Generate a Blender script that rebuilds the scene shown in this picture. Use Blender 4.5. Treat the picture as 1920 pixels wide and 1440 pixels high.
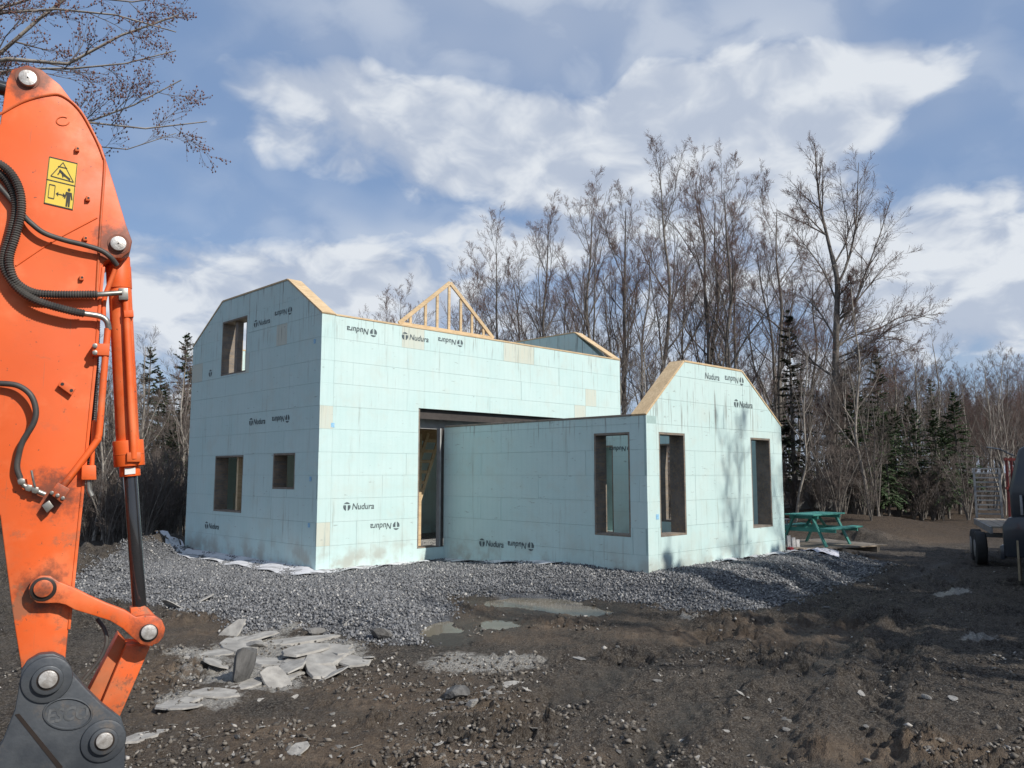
import bpy, bmesh, math, random
import numpy as np
from mathutils import Vector, Matrix
rad = math.radians
for o in list(bpy.data.objects): bpy.data.objects.remove(o, do_unlink=True)
scene = bpy.context.scene
COL = scene.collection
rng = np.random.default_rng(7)

# ------------------------------------------------------------------ camera
CAM = np.array([-8.362, -13.853, 1.877]); FPX = 1505.1
YAW, PITCH = rad(45.38), rad(6.31)
cd = bpy.data.cameras.new('camera'); cam = bpy.data.objects.new('camera', cd); COL.objects.link(cam)
cam.location = CAM; cam.rotation_euler = (math.pi/2 + PITCH, 0, YAW - math.pi/2)
cd.sensor_width = 36; cd.lens = 36*FPX/1920; cd.clip_end = 2000; cd.clip_start = 0.05
scene.camera = cam
FW = np.array([math.cos(PITCH)*math.cos(YAW), math.cos(PITCH)*math.sin(YAW), math.sin(PITCH)])
RT = np.array([math.sin(YAW), -math.cos(YAW), 0.0]); UP = np.cross(RT, FW)
def ray(x, y): return FW + RT*(x-960)/FPX + UP*(720-y)/FPX            # a photo pixel as a direction
def on(ax, val, x, y):                                                   # that direction met with a plane
    d = ray(x, y); return CAM + d*(val-CAM[ax])/d[ax]
def gp(x, y, z=0.0): return on(2, z, x, y)

# ------------------------------------------------------------------ light
SUN_EL, SUN_A = rad(38), rad(8)
S = Vector((math.sin(SUN_A)*math.cos(SUN_EL), -math.cos(SUN_A)*math.cos(SUN_EL), math.sin(SUN_EL)))
sl = bpy.data.lights.new('sun', 'SUN'); sl.energy = 5.0; sl.angle = rad(0.53); sl.color = (1, 0.95, 0.87)
so = bpy.data.objects.new('sun', sl); COL.objects.link(so); so.location = (0, -20, 30)
so.rotation_euler = S.to_track_quat('Z', 'Y').to_euler()
scene.view_settings.view_transform = 'Standard'; scene.view_settings.look = 'None'
scene.view_settings.gamma = 1; scene.view_settings.exposure = 0.0

# ------------------------------------------------------------------ node helpers
class N:
    def __init__(s, tree): s.t = tree
    def n(s, typ, **kw):
        nd = s.t.nodes.new(typ)
        for k, v in kw.items(): setattr(nd, k, v)
        return nd
    def put(s, sock, v):
        if isinstance(v, bpy.types.NodeSocket): s.t.links.new(v, sock)
        elif v is not None: sock.default_value = v
    def m(s, op, a, b=None, c=None, clamp=False):
        nd = s.n('ShaderNodeMath', operation=op, use_clamp=clamp)
        s.put(nd.inputs[0], a); s.put(nd.inputs[1], b); s.put(nd.inputs[2], c); return nd.outputs[0]
    def v(s, op, a, b=None):
        nd = s.n('ShaderNodeVectorMath', operation=op); s.put(nd.inputs[0], a); s.put(nd.inputs[1], b)
        return nd.outputs[1] if op in ('DOT_PRODUCT', 'LENGTH') else nd.outputs[0]
    def noise(s, vec, scale, detail=4, rough=.55, dist=0):
        nd = s.n('ShaderNodeTexNoise'); s.put(nd.inputs['Vector'], vec); nd.inputs['Scale'].default_value = scale
        nd.inputs['Detail'].default_value = detail; nd.inputs['Roughness'].default_value = rough; nd.inputs['Distortion'].default_value = dist
        return nd.outputs[0]
    def mapr(s, v, a, b, c=0.0, d=1.0, smooth=True):
        nd = s.n('ShaderNodeMapRange', interpolation_type='SMOOTHSTEP' if smooth else 'LINEAR')
        for i, q in enumerate((v, a, b, c, d)): s.put(nd.inputs[i], q)
        return nd.outputs[0]
    def mix(s, f, a, b, blend='MIX'):
        nd = s.n('ShaderNodeMix', data_type='RGBA', blend_type=blend)
        s.put(nd.inputs[0], f); s.put(nd.inputs[6], (*a, 1) if isinstance(a, tuple) else a); s.put(nd.inputs[7], (*b, 1) if isinstance(b, tuple) else b)
        return nd.outputs[2]
    def scale(s, vec, x, y, z):
        nd = s.n('ShaderNodeMapping'); s.put(nd.inputs[0], vec); nd.inputs['Scale'].default_value = (x, y, z); return nd.outputs[0]

# ------------------------------------------------------------------ sky with clouds (directions only, endless distance)
world = bpy.data.worlds.new('World'); scene.world = world; world.use_nodes = True
wt = world.node_tree; wt.nodes.clear(); g = N(wt)
sky = g.n('ShaderNodeTexSky', sky_type='NISHITA'); sky.sun_disc = False
sky.sun_elevation = SUN_EL; sky.sun_rotation = math.atan2(S.x, S.y); sky.air_density = 1.0; sky.dust_density = 0.6; sky.ozone_density = 1.6
tc = g.n('ShaderNodeTexCoord')
CLOUDS = [  # photo direction of each cloud bank, half-sizes in radians, weight
    (520, 180, .15, .05, .36), (720, 250, .20, .075, .42), (960, 240, .12, .055, .48), (1000, 330, .20, .07, .34), (640, 150, .15, .03, .2), (1350, 190, .16, .06, .62), (1600, 165, .10, .055, .8), (1260, 160, .07, .035, .4), (1480, 240, .17, .05, .5), (1000, 430, .26, .07, .3),
    (420, 500, .22, .05, .5), (690, 570, .10, .045, .6), (560, 600, .2, .05, .4), (1180, 470, .20, .09, .45), (1780, 460, .16, .09, .75), (1850, 600, .2, .06, .5), (100, 640, .3, .08, .4), (1840, 20, .09, .02, .35),
    (1830, 235, .11, .045, -.9), (600, 395, .24, .03, -.75), (1450, 20, .40, .045, -.7), (850, 40, .22, .06, -.5), (330, 100, .10, .12, -.35), (1120, 130, .035, .05, -.5), (800, 510, .06, .03, -.5), (1860, 695, .06, .02, -.4), (240, 330, .12, .06, -.3)]
def noise2(vec, scale, detail, rough=.56):
    nd = g.n('ShaderNodeTexNoise', noise_dimensions='2D'); g.put(nd.inputs['Vector'], vec); nd.inputs['Scale'].default_value = scale; nd.inputs['Detail'].default_value = detail; nd.inputs['Roughness'].default_value = rough; return nd
def vma(v, k, o):
    nd = g.n('ShaderNodeVectorMath', operation='MULTIPLY_ADD'); g.put(nd.inputs[0], v); nd.inputs[1].default_value = k; nd.inputs[2].default_value = o; return nd.outputs[0]
sp = g.n('ShaderNodeSeparateXYZ'); wt.links.new(tc.outputs['Generated'], sp.inputs[0])
dome = g.m('ADD', g.m('MAXIMUM', sp.outputs[2], 0.0), .38)
cb = g.n('ShaderNodeCombineXYZ'); g.put(cb.inputs[0], g.m('DIVIDE', sp.outputs[0], dome)); g.put(cb.inputs[1], g.m('DIVIDE', sp.outputs[1], dome)); flat = cb.outputs[0]   # seen on a flat cloud deck
ce = g.n('ShaderNodeCombineXYZ'); g.put(ce.inputs[0], g.m('ARCTAN2', sp.outputs[1], sp.outputs[0])); g.put(ce.inputs[1], g.m('ARCSINE', sp.outputs[2])); ae = ce.outputs[0]
warp = vma(noise2(flat, 5.0, 2).outputs['Color'], (.10, .10, 0), (-.05, -.05, 0))
def cloud_noise(v):
    w_ = g.v('ADD', v, warp)
    vo = g.n('ShaderNodeTexVoronoi', voronoi_dimensions='2D', feature='F1'); g.put(vo.inputs['Vector'], w_); vo.inputs['Scale'].default_value = 8; vo.inputs['Detail'].default_value = 1.5; vo.inputs['Roughness'].default_value = .5
    return g.m('MULTIPLY_ADD', vo.outputs['Distance'], -.42, g.m('MULTIPLY_ADD', noise2(w_, 2.6, 6, .6).outputs[0], 2.1, -.86))
d = 0.0
for (px, py, sa, se, w) in CLOUDS:
    q = ray(px, py); q = q/np.linalg.norm(q); a0, e0 = math.atan2(q[1], q[0]), math.asin(q[2]); sa, se = sa*1.75, se*1.75
    v = vma(ae, (1/sa, 1/se, 0), (-a0/sa, -e0/se, 0)); r2 = g.v('DOT_PRODUCT', v, v)
    f = g.m('MAXIMUM', g.m('SUBTRACT', 1.0, r2), 0.0); d = g.m('MULTIPLY_ADD', g.m('MULTIPLY', f, f), w, d)
n0 = cloud_noise(flat); d0 = g.m('ADD', n0, d)
n1 = cloud_noise(vma(flat, (.93, .93, 0), (.02, -.01, 0)))
mask = g.mapr(d0, -.16, .50); veil = g.mapr(noise2(flat, 1.3, 4, .6).outputs[0], .30, .70, .05, .62)
lit = g.mapr(g.m('SUBTRACT', n0, n1), -.30, .30); thick = g.mapr(d0, .05, .7)
c_sh = (4.9, 5.6, 6.9); c_lit = (8.2, 8.6, 9.1)
ccol = g.mix(g.m('MULTIPLY_ADD', lit, .95, g.m('MULTIPLY_ADD', thick, .25, -.15), clamp=True), c_sh, c_lit)
skycol = g.mix(.5, sky.outputs[0], (2.8, 4.4, 7.6))
bg = g.n('ShaderNodeBackground'); bg.inputs[1].default_value = 0.095
wt.links.new(g.mix(g.m('MAXIMUM', g.m('MULTIPLY', mask, .95), veil), skycol, ccol), bg.inputs[0])
world.cycles.sampling_method = 'MANUAL'; world.cycles.sample_map_resolution = 256
wo = g.n('ShaderNodeOutputWorld'); wt.links.new(bg.outputs[0], wo.inputs[0])

# ------------------------------------------------------------------ materials
MAT = {}
def mat(name, col, rough=.7, metal=0.0, var=.25, nscale=6.0, col2=None, bump=0.0, bscale=30.0, detail=6, coat=0.0, extra=None):
    m = bpy.data.materials.new(name); m.use_nodes = True; t = m.node_tree; g = N(t)
    b = t.nodes['Principled BSDF']; b.inputs['Roughness'].default_value = rough; b.inputs['Metallic'].default_value = metal
    b.inputs['Coat Weight'].default_value = coat
    co = g.n('ShaderNodeTexCoord').outputs['Object']
    nz = g.mapr(g.noise(co, nscale, detail, .6), .3, .7)
    c2 = col2 or tuple(c*(1-var) for c in col)
    c = g.mix(nz, col, c2)
    if extra: c = extra(g, co, c, b)
    g.put(b.inputs['Base Color'], c)
    if bump:
        bp = g.n('ShaderNodeBump'); bp.inputs['Strength'].default_value = bump; bp.inputs['Distance'].default_value = .02
        t.links.new(g.noise(co, bscale, 5), bp.inputs['Height']); t.links.new(bp.outputs[0], b.inputs['Normal'])
    MAT[name] = m; return m

# ------------------------------------------------------------------ mesh helpers
def mesh(name, verts, faces, m=None, smooth=False):
    me = bpy.data.meshes.new(name)
    if isinstance(verts, np.ndarray) and isinstance(faces, np.ndarray):
        k = faces.shape[1]
        me.vertices.add(len(verts)); me.vertices.foreach_set('co', verts.astype(np.float32).ravel())
        me.loops.add(faces.size); me.loops.foreach_set('vertex_index', faces.astype(np.int32).ravel())
        me.polygons.add(len(faces)); me.polygons.foreach_set('loop_start', np.arange(0, faces.size, k, dtype=np.int32))
        me.update(calc_edges=True)
    else:
        me.from_pydata([tuple(v) for v in verts], [], [tuple(f) for f in faces]); me.update()
    if smooth: me.polygons.foreach_set('use_smooth', [True]*len(me.polygons))
    if m: me.materials.append(MAT[m] if isinstance(m, str) else m)
    return me
def obj(name, me, parent=None, loc=None):
    o = bpy.data.objects.new(name, me); COL.objects.link(o)
    if parent is not None: o.parent = parent
    if loc is not None: o.location = loc
    return o
def tag(o, label=None, cat=None, group=None, kind=None):
    if label: o['label'] = label
    if cat: o['category'] = cat
    if group: o['group'] = group
    if kind: o['kind'] = kind
    return o
def thing(name, label, cat, loc=(0, 0, 0), rz=0, group=None):
    o = bpy.data.objects.new(name, None); COL.objects.link(o); o.location = loc; o.rotation_euler = (0, 0, rz)
    o.empty_display_size = .2
    return tag(o, label, cat, group)
def copy_tree(o, parent=None):
    c = o.copy(); COL.objects.link(c); c.parent = parent
    for ch in list(o.children): copy_tree(ch, c)
    return c
def rebase(o, loc):                                            # move the empty to the thing's foot, parts stay where they are
    o.location = loc
    for ch in o.children: ch.matrix_parent_inverse = Matrix.Translation(-Vector(loc))
class MB:
    def __init__(s): s.v = []; s.f = []
    def add(s, v, f):
        k = len(s.v); s.v += [tuple(map(float, q)) for q in v]; s.f += [tuple(i+k for i in q) for q in f]; return s
    def box(s, a, b, mtx=None):
        (x0, y0, z0), (x1, y1, z1) = a, b
        v = [(x0,y0,z0),(x1,y0,z0),(x1,y1,z0),(x0,y1,z0),(x0,y0,z1),(x1,y0,z1),(x1,y1,z1),(x0,y1,z1)]
        if mtx is not None: v = [mtx @ Vector(q) for q in v]
        return s.add(v, [(0,3,2,1),(4,5,6,7),(0,1,5,4),(1,2,6,5),(2,3,7,6),(3,0,4,7)])
    def bar(s, p, q, w, h, up=(0, 0, 1)):                   # a plank of section w x h from p to q
        p, q = Vector(p), Vector(q); d = (q-p).normalized(); u = Vector(up)
        sx = d.cross(u)
        if sx.length < 1e-4: sx = d.cross(Vector((1, 0, 0)))
        sx.normalize(); sy = sx.cross(d).normalized()
        v = [c + sx*a*w/2 + sy*b*h/2 for c in (p, q) for a, b in ((-1,-1),(1,-1),(1,1),(-1,1))]
        return s.add(v, [(0,3,2,1),(4,5,6,7),(0,1,5,4),(1,2,6,5),(2,3,7,6),(3,0,4,7)])
    def tube(s, pts, r, n=10, caps=True):
        pts = [Vector(p) for p in pts]; rs = r if hasattr(r, '__len__') else [r]*len(pts)
        k = len(s.v); ref = None
        for i, p in enumerate(pts):
            t = (pts[min(i+1, len(pts)-1)] - pts[max(i-1, 0)]).normalized()
            if ref is None: ref = t.orthogonal().normalized()
            ref = (ref - t*ref.dot(t)).normalized(); b = t.cross(ref)
            for j in range(n):
                a = 2*math.pi*j/n; s.v.append(tuple(p + (ref*math.cos(a) + b*math.sin(a))*rs[i]))
        for i in range(len(pts)-1):
            for j in range(n):
                j2 = (j+1) % n; s.f.append((k+i*n+j, k+i*n+j2, k+(i+1)*n+j2, k+(i+1)*n+j))
        if caps:
            s.f.append(tuple(k+j for j in reversed(range(n)))); e = k+(len(pts)-1)*n; s.f.append(tuple(e+j for j in range(n)))
        return s
    def prism(s, front, back):                                # front / back outlines of equal length
        n = len(front); s.add(list(front)+list(back), [tuple(range(n)), tuple(reversed(range(n, 2*n)))] + [(i, i+n, (i+1) % n + n, (i+1) % n) for i in range(n)]); return s
    def build(s, name, m, parent=None, bevel=0.0, smooth=False, seg=2):
        me = bpy.data.meshes.new(name); me.from_pydata(s.v, [], s.f); me.update()
        if bevel or True:
            bm = bmesh.new(); bm.from_mesh(me); bmesh.ops.recalc_face_normals(bm, faces=bm.faces)
            if bevel: bmesh.ops.bevel(bm, geom=[e for e in bm.edges if len(e.link_faces) == 2 and e.calc_face_angle(0) > .5], offset=bevel, segments=seg, affect='EDGES', profile=.5)
            bmesh.ops.triangulate(bm, faces=[f for f in bm.faces if len(f.verts) > 4])
            bm.to_mesh(me); bm.free()
        if smooth:
            me.polygons.foreach_set('use_smooth', [True]*len(me.polygons)); me.set_sharp_from_angle(angle=rad(38))
        me.materials.append(MAT[m]); return obj(name, me, parent)
def spline(pts, k=6):                                         # Catmull-Rom through points
    P = [np.array(p, float) for p in pts]; P = [2*P[0]-P[1]] + P + [2*P[-1]-P[-2]]; out = []
    for i in range(1, len(P)-2):
        for t in np.arange(k)/k:
            a, b, c, d = P[i-1:i+3]
            out.append(.5*(2*b + (c-a)*t + (2*a-5*b+4*c-d)*t*t + (3*b-a-3*c+d)*t**3))
    out.append(P[-2]); return out

# ------------------------------------------------------------------ value noise for shapes
_tab = rng.random((256, 256))
def vnoise(x, y):
    xi, yi = np.floor(x).astype(int), np.floor(y).astype(int); fx, fy = x-xi, y-yi
    fx = fx*fx*(3-2*fx); fy = fy*fy*(3-2*fy)
    h = lambda a, b: _tab[a & 255, b & 255]
    return (h(xi,yi)*(1-fx)+h(xi+1,yi)*fx)*(1-fy) + (h(xi,yi+1)*(1-fx)+h(xi+1,yi+1)*fx)*fy
def fbm(x, y, o=4):
    s = 0; a = .5
    for i in range(o): s = s + a*vnoise(x*2**i+17.3*i, y*2**i+9.1*i); a *= .5
    return s
def sstep(a, b, x): t = np.clip((x-a)/(b-a), 0, 1); return t*t*(3-2*t)
def poly_dist(poly, x, y):                                    # signed distance, positive inside
    poly = np.array(poly)[:, :2]; d = np.full(np.shape(x), 1e9); ins = np.zeros(np.shape(x), bool)
    for i in range(len(poly)):
        a, b = poly[i], poly[(i+1) % len(poly)]; e = b-a
        t = np.clip(((x-a[0])*e[0]+(y-a[1])*e[1])/(e@e+1e-9), 0, 1)
        d = np.minimum(d, np.hypot(x-a[0]-t*e[0], y-a[1]-t*e[1]))
        c = ((a[1] > y) != (b[1] > y)) & (x < (b[0]-a[0])*(y-a[1])/(b[1]-a[1]+1e-12)+a[0]); ins ^= c
    return np.where(ins, d, -d)

# ------------------------------------------------------------------ ground
HW, HD, WX0, WX1, WY = 9.58, 6.09, 3.18, 8.13, -5.5           # main block width/depth, wing x-range and end
GRAVEL = [gp(x, y, -.08) for x, y in [(345,1042),(250,1052),(140,1085),(150,1105),(290,1128),(420,1150),(440,1178),(560,1158),(640,1178),(700,1196),(790,1196),(845,1165),(848,1108),(930,1112),(1000,1130),(1120,1114),(1180,1122),(1270,1142),(1400,1140),(1500,1112),(1620,1084),(1660,1050),(1585,1036)]]
GRAVEL = [tuple(p[:2]) for p in GRAVEL] + [(8.6, -4), (8.6, -.2), (9.4, 0), (9.4, 5.9), (.1, 5.9)]
PUDDLES = [[gp(x, y, -.17) for x, y in L] for L in (
    [(905,1128),(960,1118),(1030,1121),(1090,1130),(1135,1146),(1080,1153),(1010,1148),(955,1143)],
    [(806,1172),(840,1163),(880,1170),(872,1192),(840,1204),(808,1196)],
    [(900,1165),(940,1160),(962,1170),(940,1180),(905,1178)])]
def ell(px, py, rx, ry, z=-.14):                              # a patch on the ground: centre, axes in metres
    c = gp(px, py, z); e = gp(px+rx, py, z); k = gp(px, py-ry, z)
    return c[:2], (e-c)[:2], (k-c)[:2]
def patch(x, y, E, soft=.5):
    c, a, b = E; det = a[0]*b[1]-a[1]*b[0]
    u = ((x-c[0])*b[1]-(y-c[1])*b[0])/det; v = ((y-c[1])*a[0]-(x-c[0])*a[1])/det
    r = np.sqrt(u*u+v*v) + (fbm(x*2.3+5, y*2.3, 4)-.47)*1.1
    return 1-sstep(1-soft, 1+soft*.4, r)
PALE = [ell(*e) for e in [(490,1178,80,26),(365,1226,80,13),(545,1212,150,24),(375,1308,100,18),(470,1262,150,26),(905,1238,130,20),(1790,1108,45,7),(1835,1195,45,6),(1300,1155,30,5)]]
BROWN = [ell(*e) for e in [(560,1390,380,60),(980,1150,190,40),(1350,1185,260,18),(420,1170,150,28),(760,1300,250,60),(850,1420,330,40),(300,1270,140,60),(1500,1165,170,14),(1750,1000,200,8),(1700,1400,300,35),(1740,1012,110,7)]]
RUTS = [[gp(x, y, -.15)[:2] for x, y in L] for L in ([(1180,1440),(1330,1290),(1520,1170),(1700,1085),(1830,1030)], [(1640,1440),(1640,1300),(1690,1180),(1760,1100),(1850,1045)], [(1000,1330),(1200,1230),(1450,1160),(1680,1090)], [(1420,1440),(1480,1300),(1590,1180),(1740,1085)])]
BANK = [gp(x, y, 0)[:2] for x, y in [(60,1075),(150,1058),(230,1045),(300,1036),(345,1024)]]
def linedist(L, x, y):
    d = np.full(np.shape(x), 1e9)
    for a, b in zip(L[:-1], L[1:]):
        a = np.array(a); b = np.array(b); e = b-a; t = np.clip(((x-a[0])*e[0]+(y-a[1])*e[1])/(e@e), 0, 1)
        d = np.minimum(d, np.hypot(x-a[0]-t*e[0], y-a[1]-t*e[1]))
    return d
def ground(x, y, full=False):
    x = np.asarray(x, float); y = np.asarray(y, float)
    dist = np.hypot(x-CAM[0], y-CAM[1])
    near = 1-sstep(14, 40, dist)
    gd = poly_dist(GRAVEL, x, y) + (fbm(x*1.6, y*1.6, 3)-.44)*.7
    gm = sstep(-.05, .12, gd)
    pad = .20*sstep(0, -4, y)*sstep(1.2, 3.2, x) - .02 + .05*(fbm(x*.9, y*.9, 3)-.45)
    n1 = fbm(x*.55+3, y*.55, 4)-.47; n2 = fbm(x*2.6, y*2.6+8, 4)-.47; n3 = fbm(x*9, y*9, 3)-.44
    lump = sstep(.45, .62, fbm(x*1.1+40, y*1.1, 3))
    n4 = fbm(x*19, y*19+3, 3)-.44; clod = np.maximum(0, fbm(x*6.5+11, y*6.5, 3)-.5)
    mud = -.15 + .18*n1 + near*(.10*n2*(.4+.8*lump) + .09*n3*(.4+lump) + .14*n4*(.45+lump) + .26*clod*(.3+lump))
    for R in RUTS:
        d = linedist(R, x, y); w = (1-sstep(9, 26, dist))
        lug = .5+.5*np.sin((x-y)*26)
        mud = mud + w*(-.085*np.exp(-(d/.19)**4)*(.55+.45*lug)*(.4+1.6*np.clip(n1*3+.5, 0, 1)) + .02*np.exp(-((d-.33)/.10)**2)*(.5+n3*3))
    bk = linedist(BANK, x, y); mud = mud + .62*np.exp(-(bk/.9)**2)*(.7+1.2*n2)
    c = gp(1622, 1006, 0); mud = mud + .40*np.exp(-((x-c[0])**2+(y-c[1])**2)/.9)*(1+1.5*n2)
    c = gp(1620, 985, 0); mud = mud + .5*np.exp(-((x-c[0])**2+(y-c[1])**2)/6)
    mud = mud + sstep(22, 60, dist)*.35*(1+2*n1) + sstep(60, 160, dist)*1.2
    h = mud + (pad-mud)*sstep(0, 1.5, gd)
    for P in PUDDLES:
        pd = poly_dist(P, x, y)+(fbm(x*2.2+9, y*2.2, 3)-.45)*.5; nb = sstep(-1.6, -.5, pd)*(gd < 0); h = h+nb*(np.maximum(h, -.168)-h); w = sstep(-.26, .06, pd); h = h*(1-w) + w*(np.minimum(h, -.20)+.05*n2+.03*n3-.012)
    ins = (x > -.15) & (x < HW+.15) & (y > -.15) & (y < HD+.15)
    h = np.where(ins & (y > .1), .02+.03*n2, h)
    if not full: return h
    pale = np.max([patch(x, y, e) for e in PALE], axis=0); br = np.max([patch(x, y, e, .8) for e in BROWN], axis=0)
    wet = sstep(-.7, 0, np.max([poly_dist(P, x, y) for P in PUDDLES], axis=0))
    for R in RUTS: wet = np.maximum(wet, .7*np.exp(-(linedist(R, x, y)/.2)**2)*sstep(.42, .55, fbm(x*.8, y*.8, 2)))
    return h, gm, pale*(1-gm), br, wet*(1-gm), sstep(24, 32, dist)
def gz(x, y): return float(ground(np.array([x]), np.array([y]))[0])
ang = np.concatenate([np.linspace(YAW-rad(36), YAW+rad(36), 520), np.linspace(YAW+rad(36), YAW+rad(324), 90)[1:-1]])
rr = np.concatenate([[.05, .6, 1.2], 1.8*np.exp(np.linspace(0, math.log(45/1.8), 400)), np.geomspace(47, 900, 26)])
A, R = np.meshgrid(ang, rr); X = CAM[0]+R*np.cos(A); Y = CAM[1]+R*np.sin(A)
H, gm, pale, br, wet, far = ground(X, Y, True)
nr, na = A.shape; idx = np.arange(nr*na).reshape(nr, na)
F = np.stack([idx[:-1], np.roll(idx, -1, 1)[:-1], np.roll(idx, -1, 1)[1:], idx[1:]], -1).reshape(-1, 4)[:, ::-1]
def ground_mat():
    m = bpy.data.materials.new('soil'); m.use_nodes = True; t = m.node_tree; g = N(t); b = t.nodes['Principled BSDF']
    co = g.n('ShaderNodeNewGeometry').outputs['Position']
    at = lambda n: g.n('ShaderNodeAttribute', attribute_name=n).outputs['Fac']
    n1 = g.mapr(g.noise(co, 1.3, 6, .65), .35, .68); n2 = g.mapr(g.noise(co, 9, 6, .65), .35, .65); n3 = g.noise(co, 45, 4, .7)
    mud = g.mix(n1, (.022, .018, .015), (.085, .066, .050)); mud = g.mix(g.m('MULTIPLY', n2, .65), mud, (.135, .112, .088)); mud = g.mix(g.m('MULTIPLY', g.mapr(n3, .50, .60), .65), mud, (.21, .19, .165)); mud = g.mix(g.m('MULTIPLY', g.mapr(n3, .46, .38), .6), mud, (.015, .012, .010))
    brown = g.mix(g.m('MULTIPLY_ADD', n2, .6, g.m('MULTIPLY', n3, .4)), (.26, .20, .145), (.075, .050, .033)); c = g.mix(g.m('MULTIPLY', at('brown'), g.mapr(n1, .0, .75, .5, 1.0)), mud, brown)
    c = g.mix(at('far'), c, g.mix(n2, (.050, .036, .026), (.095, .068, .046)))
    c = g.mix(g.mapr(g.m('ADD', at('pale'), g.m('MULTIPLY', g.m('SUBTRACT', n2, .5), .5)), .3, .95), c, g.mix(g.mapr(n3, .35, .65), (.26, .245, .22), (.50, .48, .44)))
    c = g.mix(at('gravel'), c, g.mix(g.mapr(n3, .35, .65), (.07, .073, .082), (.22, .225, .235)))
    wet = at('wet'); c = g.mix(g.m('MULTIPLY', wet, .55), c, g.mix(.35, (.035, .030, .024), (.10, .088, .065)))
    g.put(b.inputs['Base Color'], c); g.put(b.inputs['Roughness'], g.m('SUBTRACT', .92, g.m('MULTIPLY', wet, .5)))
    b.inputs['Specular IOR Level'].default_value = .3
    bp = g.n('ShaderNodeBump'); bp.inputs['Strength'].default_value = 1.0; bp.inputs['Distance'].default_value = .09
    g.put(bp.inputs['Height'], g.m('ADD', g.noise(co, 16, 8, .72), g.m('MULTIPLY', g.noise(co, 70, 4), .5))); t.links.new(bp.outputs[0], b.inputs['Normal'])
    return m
MAT['soil'] = ground_mat()
me = mesh('ground', np.stack([X, Y, H], -1).reshape(-1, 3), F, 'soil', True)
for nm, a in (('gravel', gm), ('pale', pale), ('brown', br), ('wet', wet), ('far', far)):
    at = me.attributes.new(nm, 'FLOAT', 'POINT'); at.data.foreach_set('value', a.astype(np.float32).ravel())
tag(obj('ground', me), kind='structure')

def stone_meshes(m, n=10, flat=.45, seed=3):
    r = random.Random(seed); out = []
    for i in range(n):
        bm = bmesh.new(); bmesh.ops.create_icosphere(bm, subdivisions=2, radius=.5)
        cuts = [(Vector((r.gauss(0, 1), r.gauss(0, 1), r.gauss(0, .8))).normalized(), r.uniform(.22, .4)) for _ in range(11)]
        for v in bm.verts:
            for nrm, d in cuts:
                k = v.co.dot(nrm)
                if k > d: v.co -= nrm*(k-d)
            v.co.z *= flat*r.uniform(.95, 1.05); v.co.x *= 1.15
        me = bpy.data.meshes.new('stone'); bm.to_mesh(me); bm.free(); me.materials.append(MAT[m]); out.append(me)
    return out
def rock_extra(g, co, c, b):
    rn = g.n('ShaderNodeObjectInfo').outputs['Random']
    return g.mix(.55, c, g.mix(rn, (.085, .082, .080), (.30, .285, .26)))
mat('rock', (.22, .215, .205), .9, nscale=5, col2=(.10, .098, .095), bump=.6, bscale=14, extra=rock_extra)
def attr_stone(name, dark, light, tan):
    m = bpy.data.materials.new(name); m.use_nodes = True; t = m.node_tree; g = N(t); b = t.nodes['Principled BSDF']; b.inputs['Roughness'].default_value = .85
    a = g.n('ShaderNodeAttribute', attribute_name='rnd').outputs['Fac']
    c = g.mix(a, dark, light); c = g.mix(g.mapr(a, .93, .97), c, tan); g.put(b.inputs['Base Color'], c); MAT[name] = m
attr_stone('crushed_stone', (.085, .087, .092), (.225, .228, .235), (.40, .39, .37))
attr_stone('rubble', (.035, .028, .022), (.20, .18, .155), (.38, .36, .33))
def scatter(name, x, y, size, m, flat=.6, sink=.25):
    n = len(x); z = ground(x, y)
    base = np.array([(1,0,0),(-1,0,0),(0,1,0),(0,-1,0),(0,0,1),(0,0,-1)], float)*.5
    tri = np.array([(0,2,4),(2,1,4),(1,3,4),(3,0,4),(2,0,5),(1,2,5),(3,1,5),(0,3,5)])
    V = base[None]*(1+.5*(rng.random((n, 6, 1))-.5)) + (rng.random((n, 6, 3))-.5)*.22
    q = rng.normal(size=(n, 4)); q /= np.linalg.norm(q, axis=1, keepdims=True); w, a, b, c = q.T
    M = np.stack([1-2*(b*b+c*c), 2*(a*b-c*w), 2*(a*c+b*w), 2*(a*b+c*w), 1-2*(a*a+c*c), 2*(b*c-a*w), 2*(a*c-b*w), 2*(b*c+a*w), 1-2*(a*a+b*b)], -1).reshape(n, 3, 3)
    V = V*np.array([1.25, .9, .62]); V = np.einsum('nij,nkj->nki', M, V); V[..., 2] *= flat/.6
    V = V*size[:, None, None] + np.stack([x, y, z+size*sink], -1)[:, None]
    F = tri[None] + (np.arange(n)*6)[:, None, None]
    me = mesh(name, V.reshape(-1, 3), F.reshape(-1, 3), m)
    at = me.attributes.new('rnd', 'FLOAT', 'POINT'); at.data.foreach_set('value', np.repeat(rng.random(n), 6).astype(np.float32))
    return obj(name, me)
# crushed stone round the house
gx = np.array(GRAVEL); n = 260000
x = rng.uniform(gx[:, 0].min()-.6, gx[:, 0].max()+.6, n); y = rng.uniform(gx[:, 1].min()-.6, gx[:, 1].max()+.6, n)
d = poly_dist(GRAVEL, x, y) + (fbm(x*1.6, y*1.6, 3)-.44)*.7
inside = ((x > .3) & (x < HW-.1) & (y > .3) & (y < HD)) | ((x > WX0+.2) & (x < WX1) & (y > WY+.2) & (y < .2))
keep = (d > rng.normal(0, .12, n)) & (np.max([poly_dist(P, x, y) for P in PUDDLES], axis=0) < -.12+rng.normal(0, .06, n)) & (~inside | (rng.random(n) < .25)); x, y = x[keep], y[keep]
tag(scatter('crushed_stone', x, y, rng.uniform(.018, .058, len(x))*rng.choice([.6, 1, 1, 1.15], len(x)), 'crushed_stone'), 'grey crushed stone spread round the unfinished house', 'gravel', kind='stuff')
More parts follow.
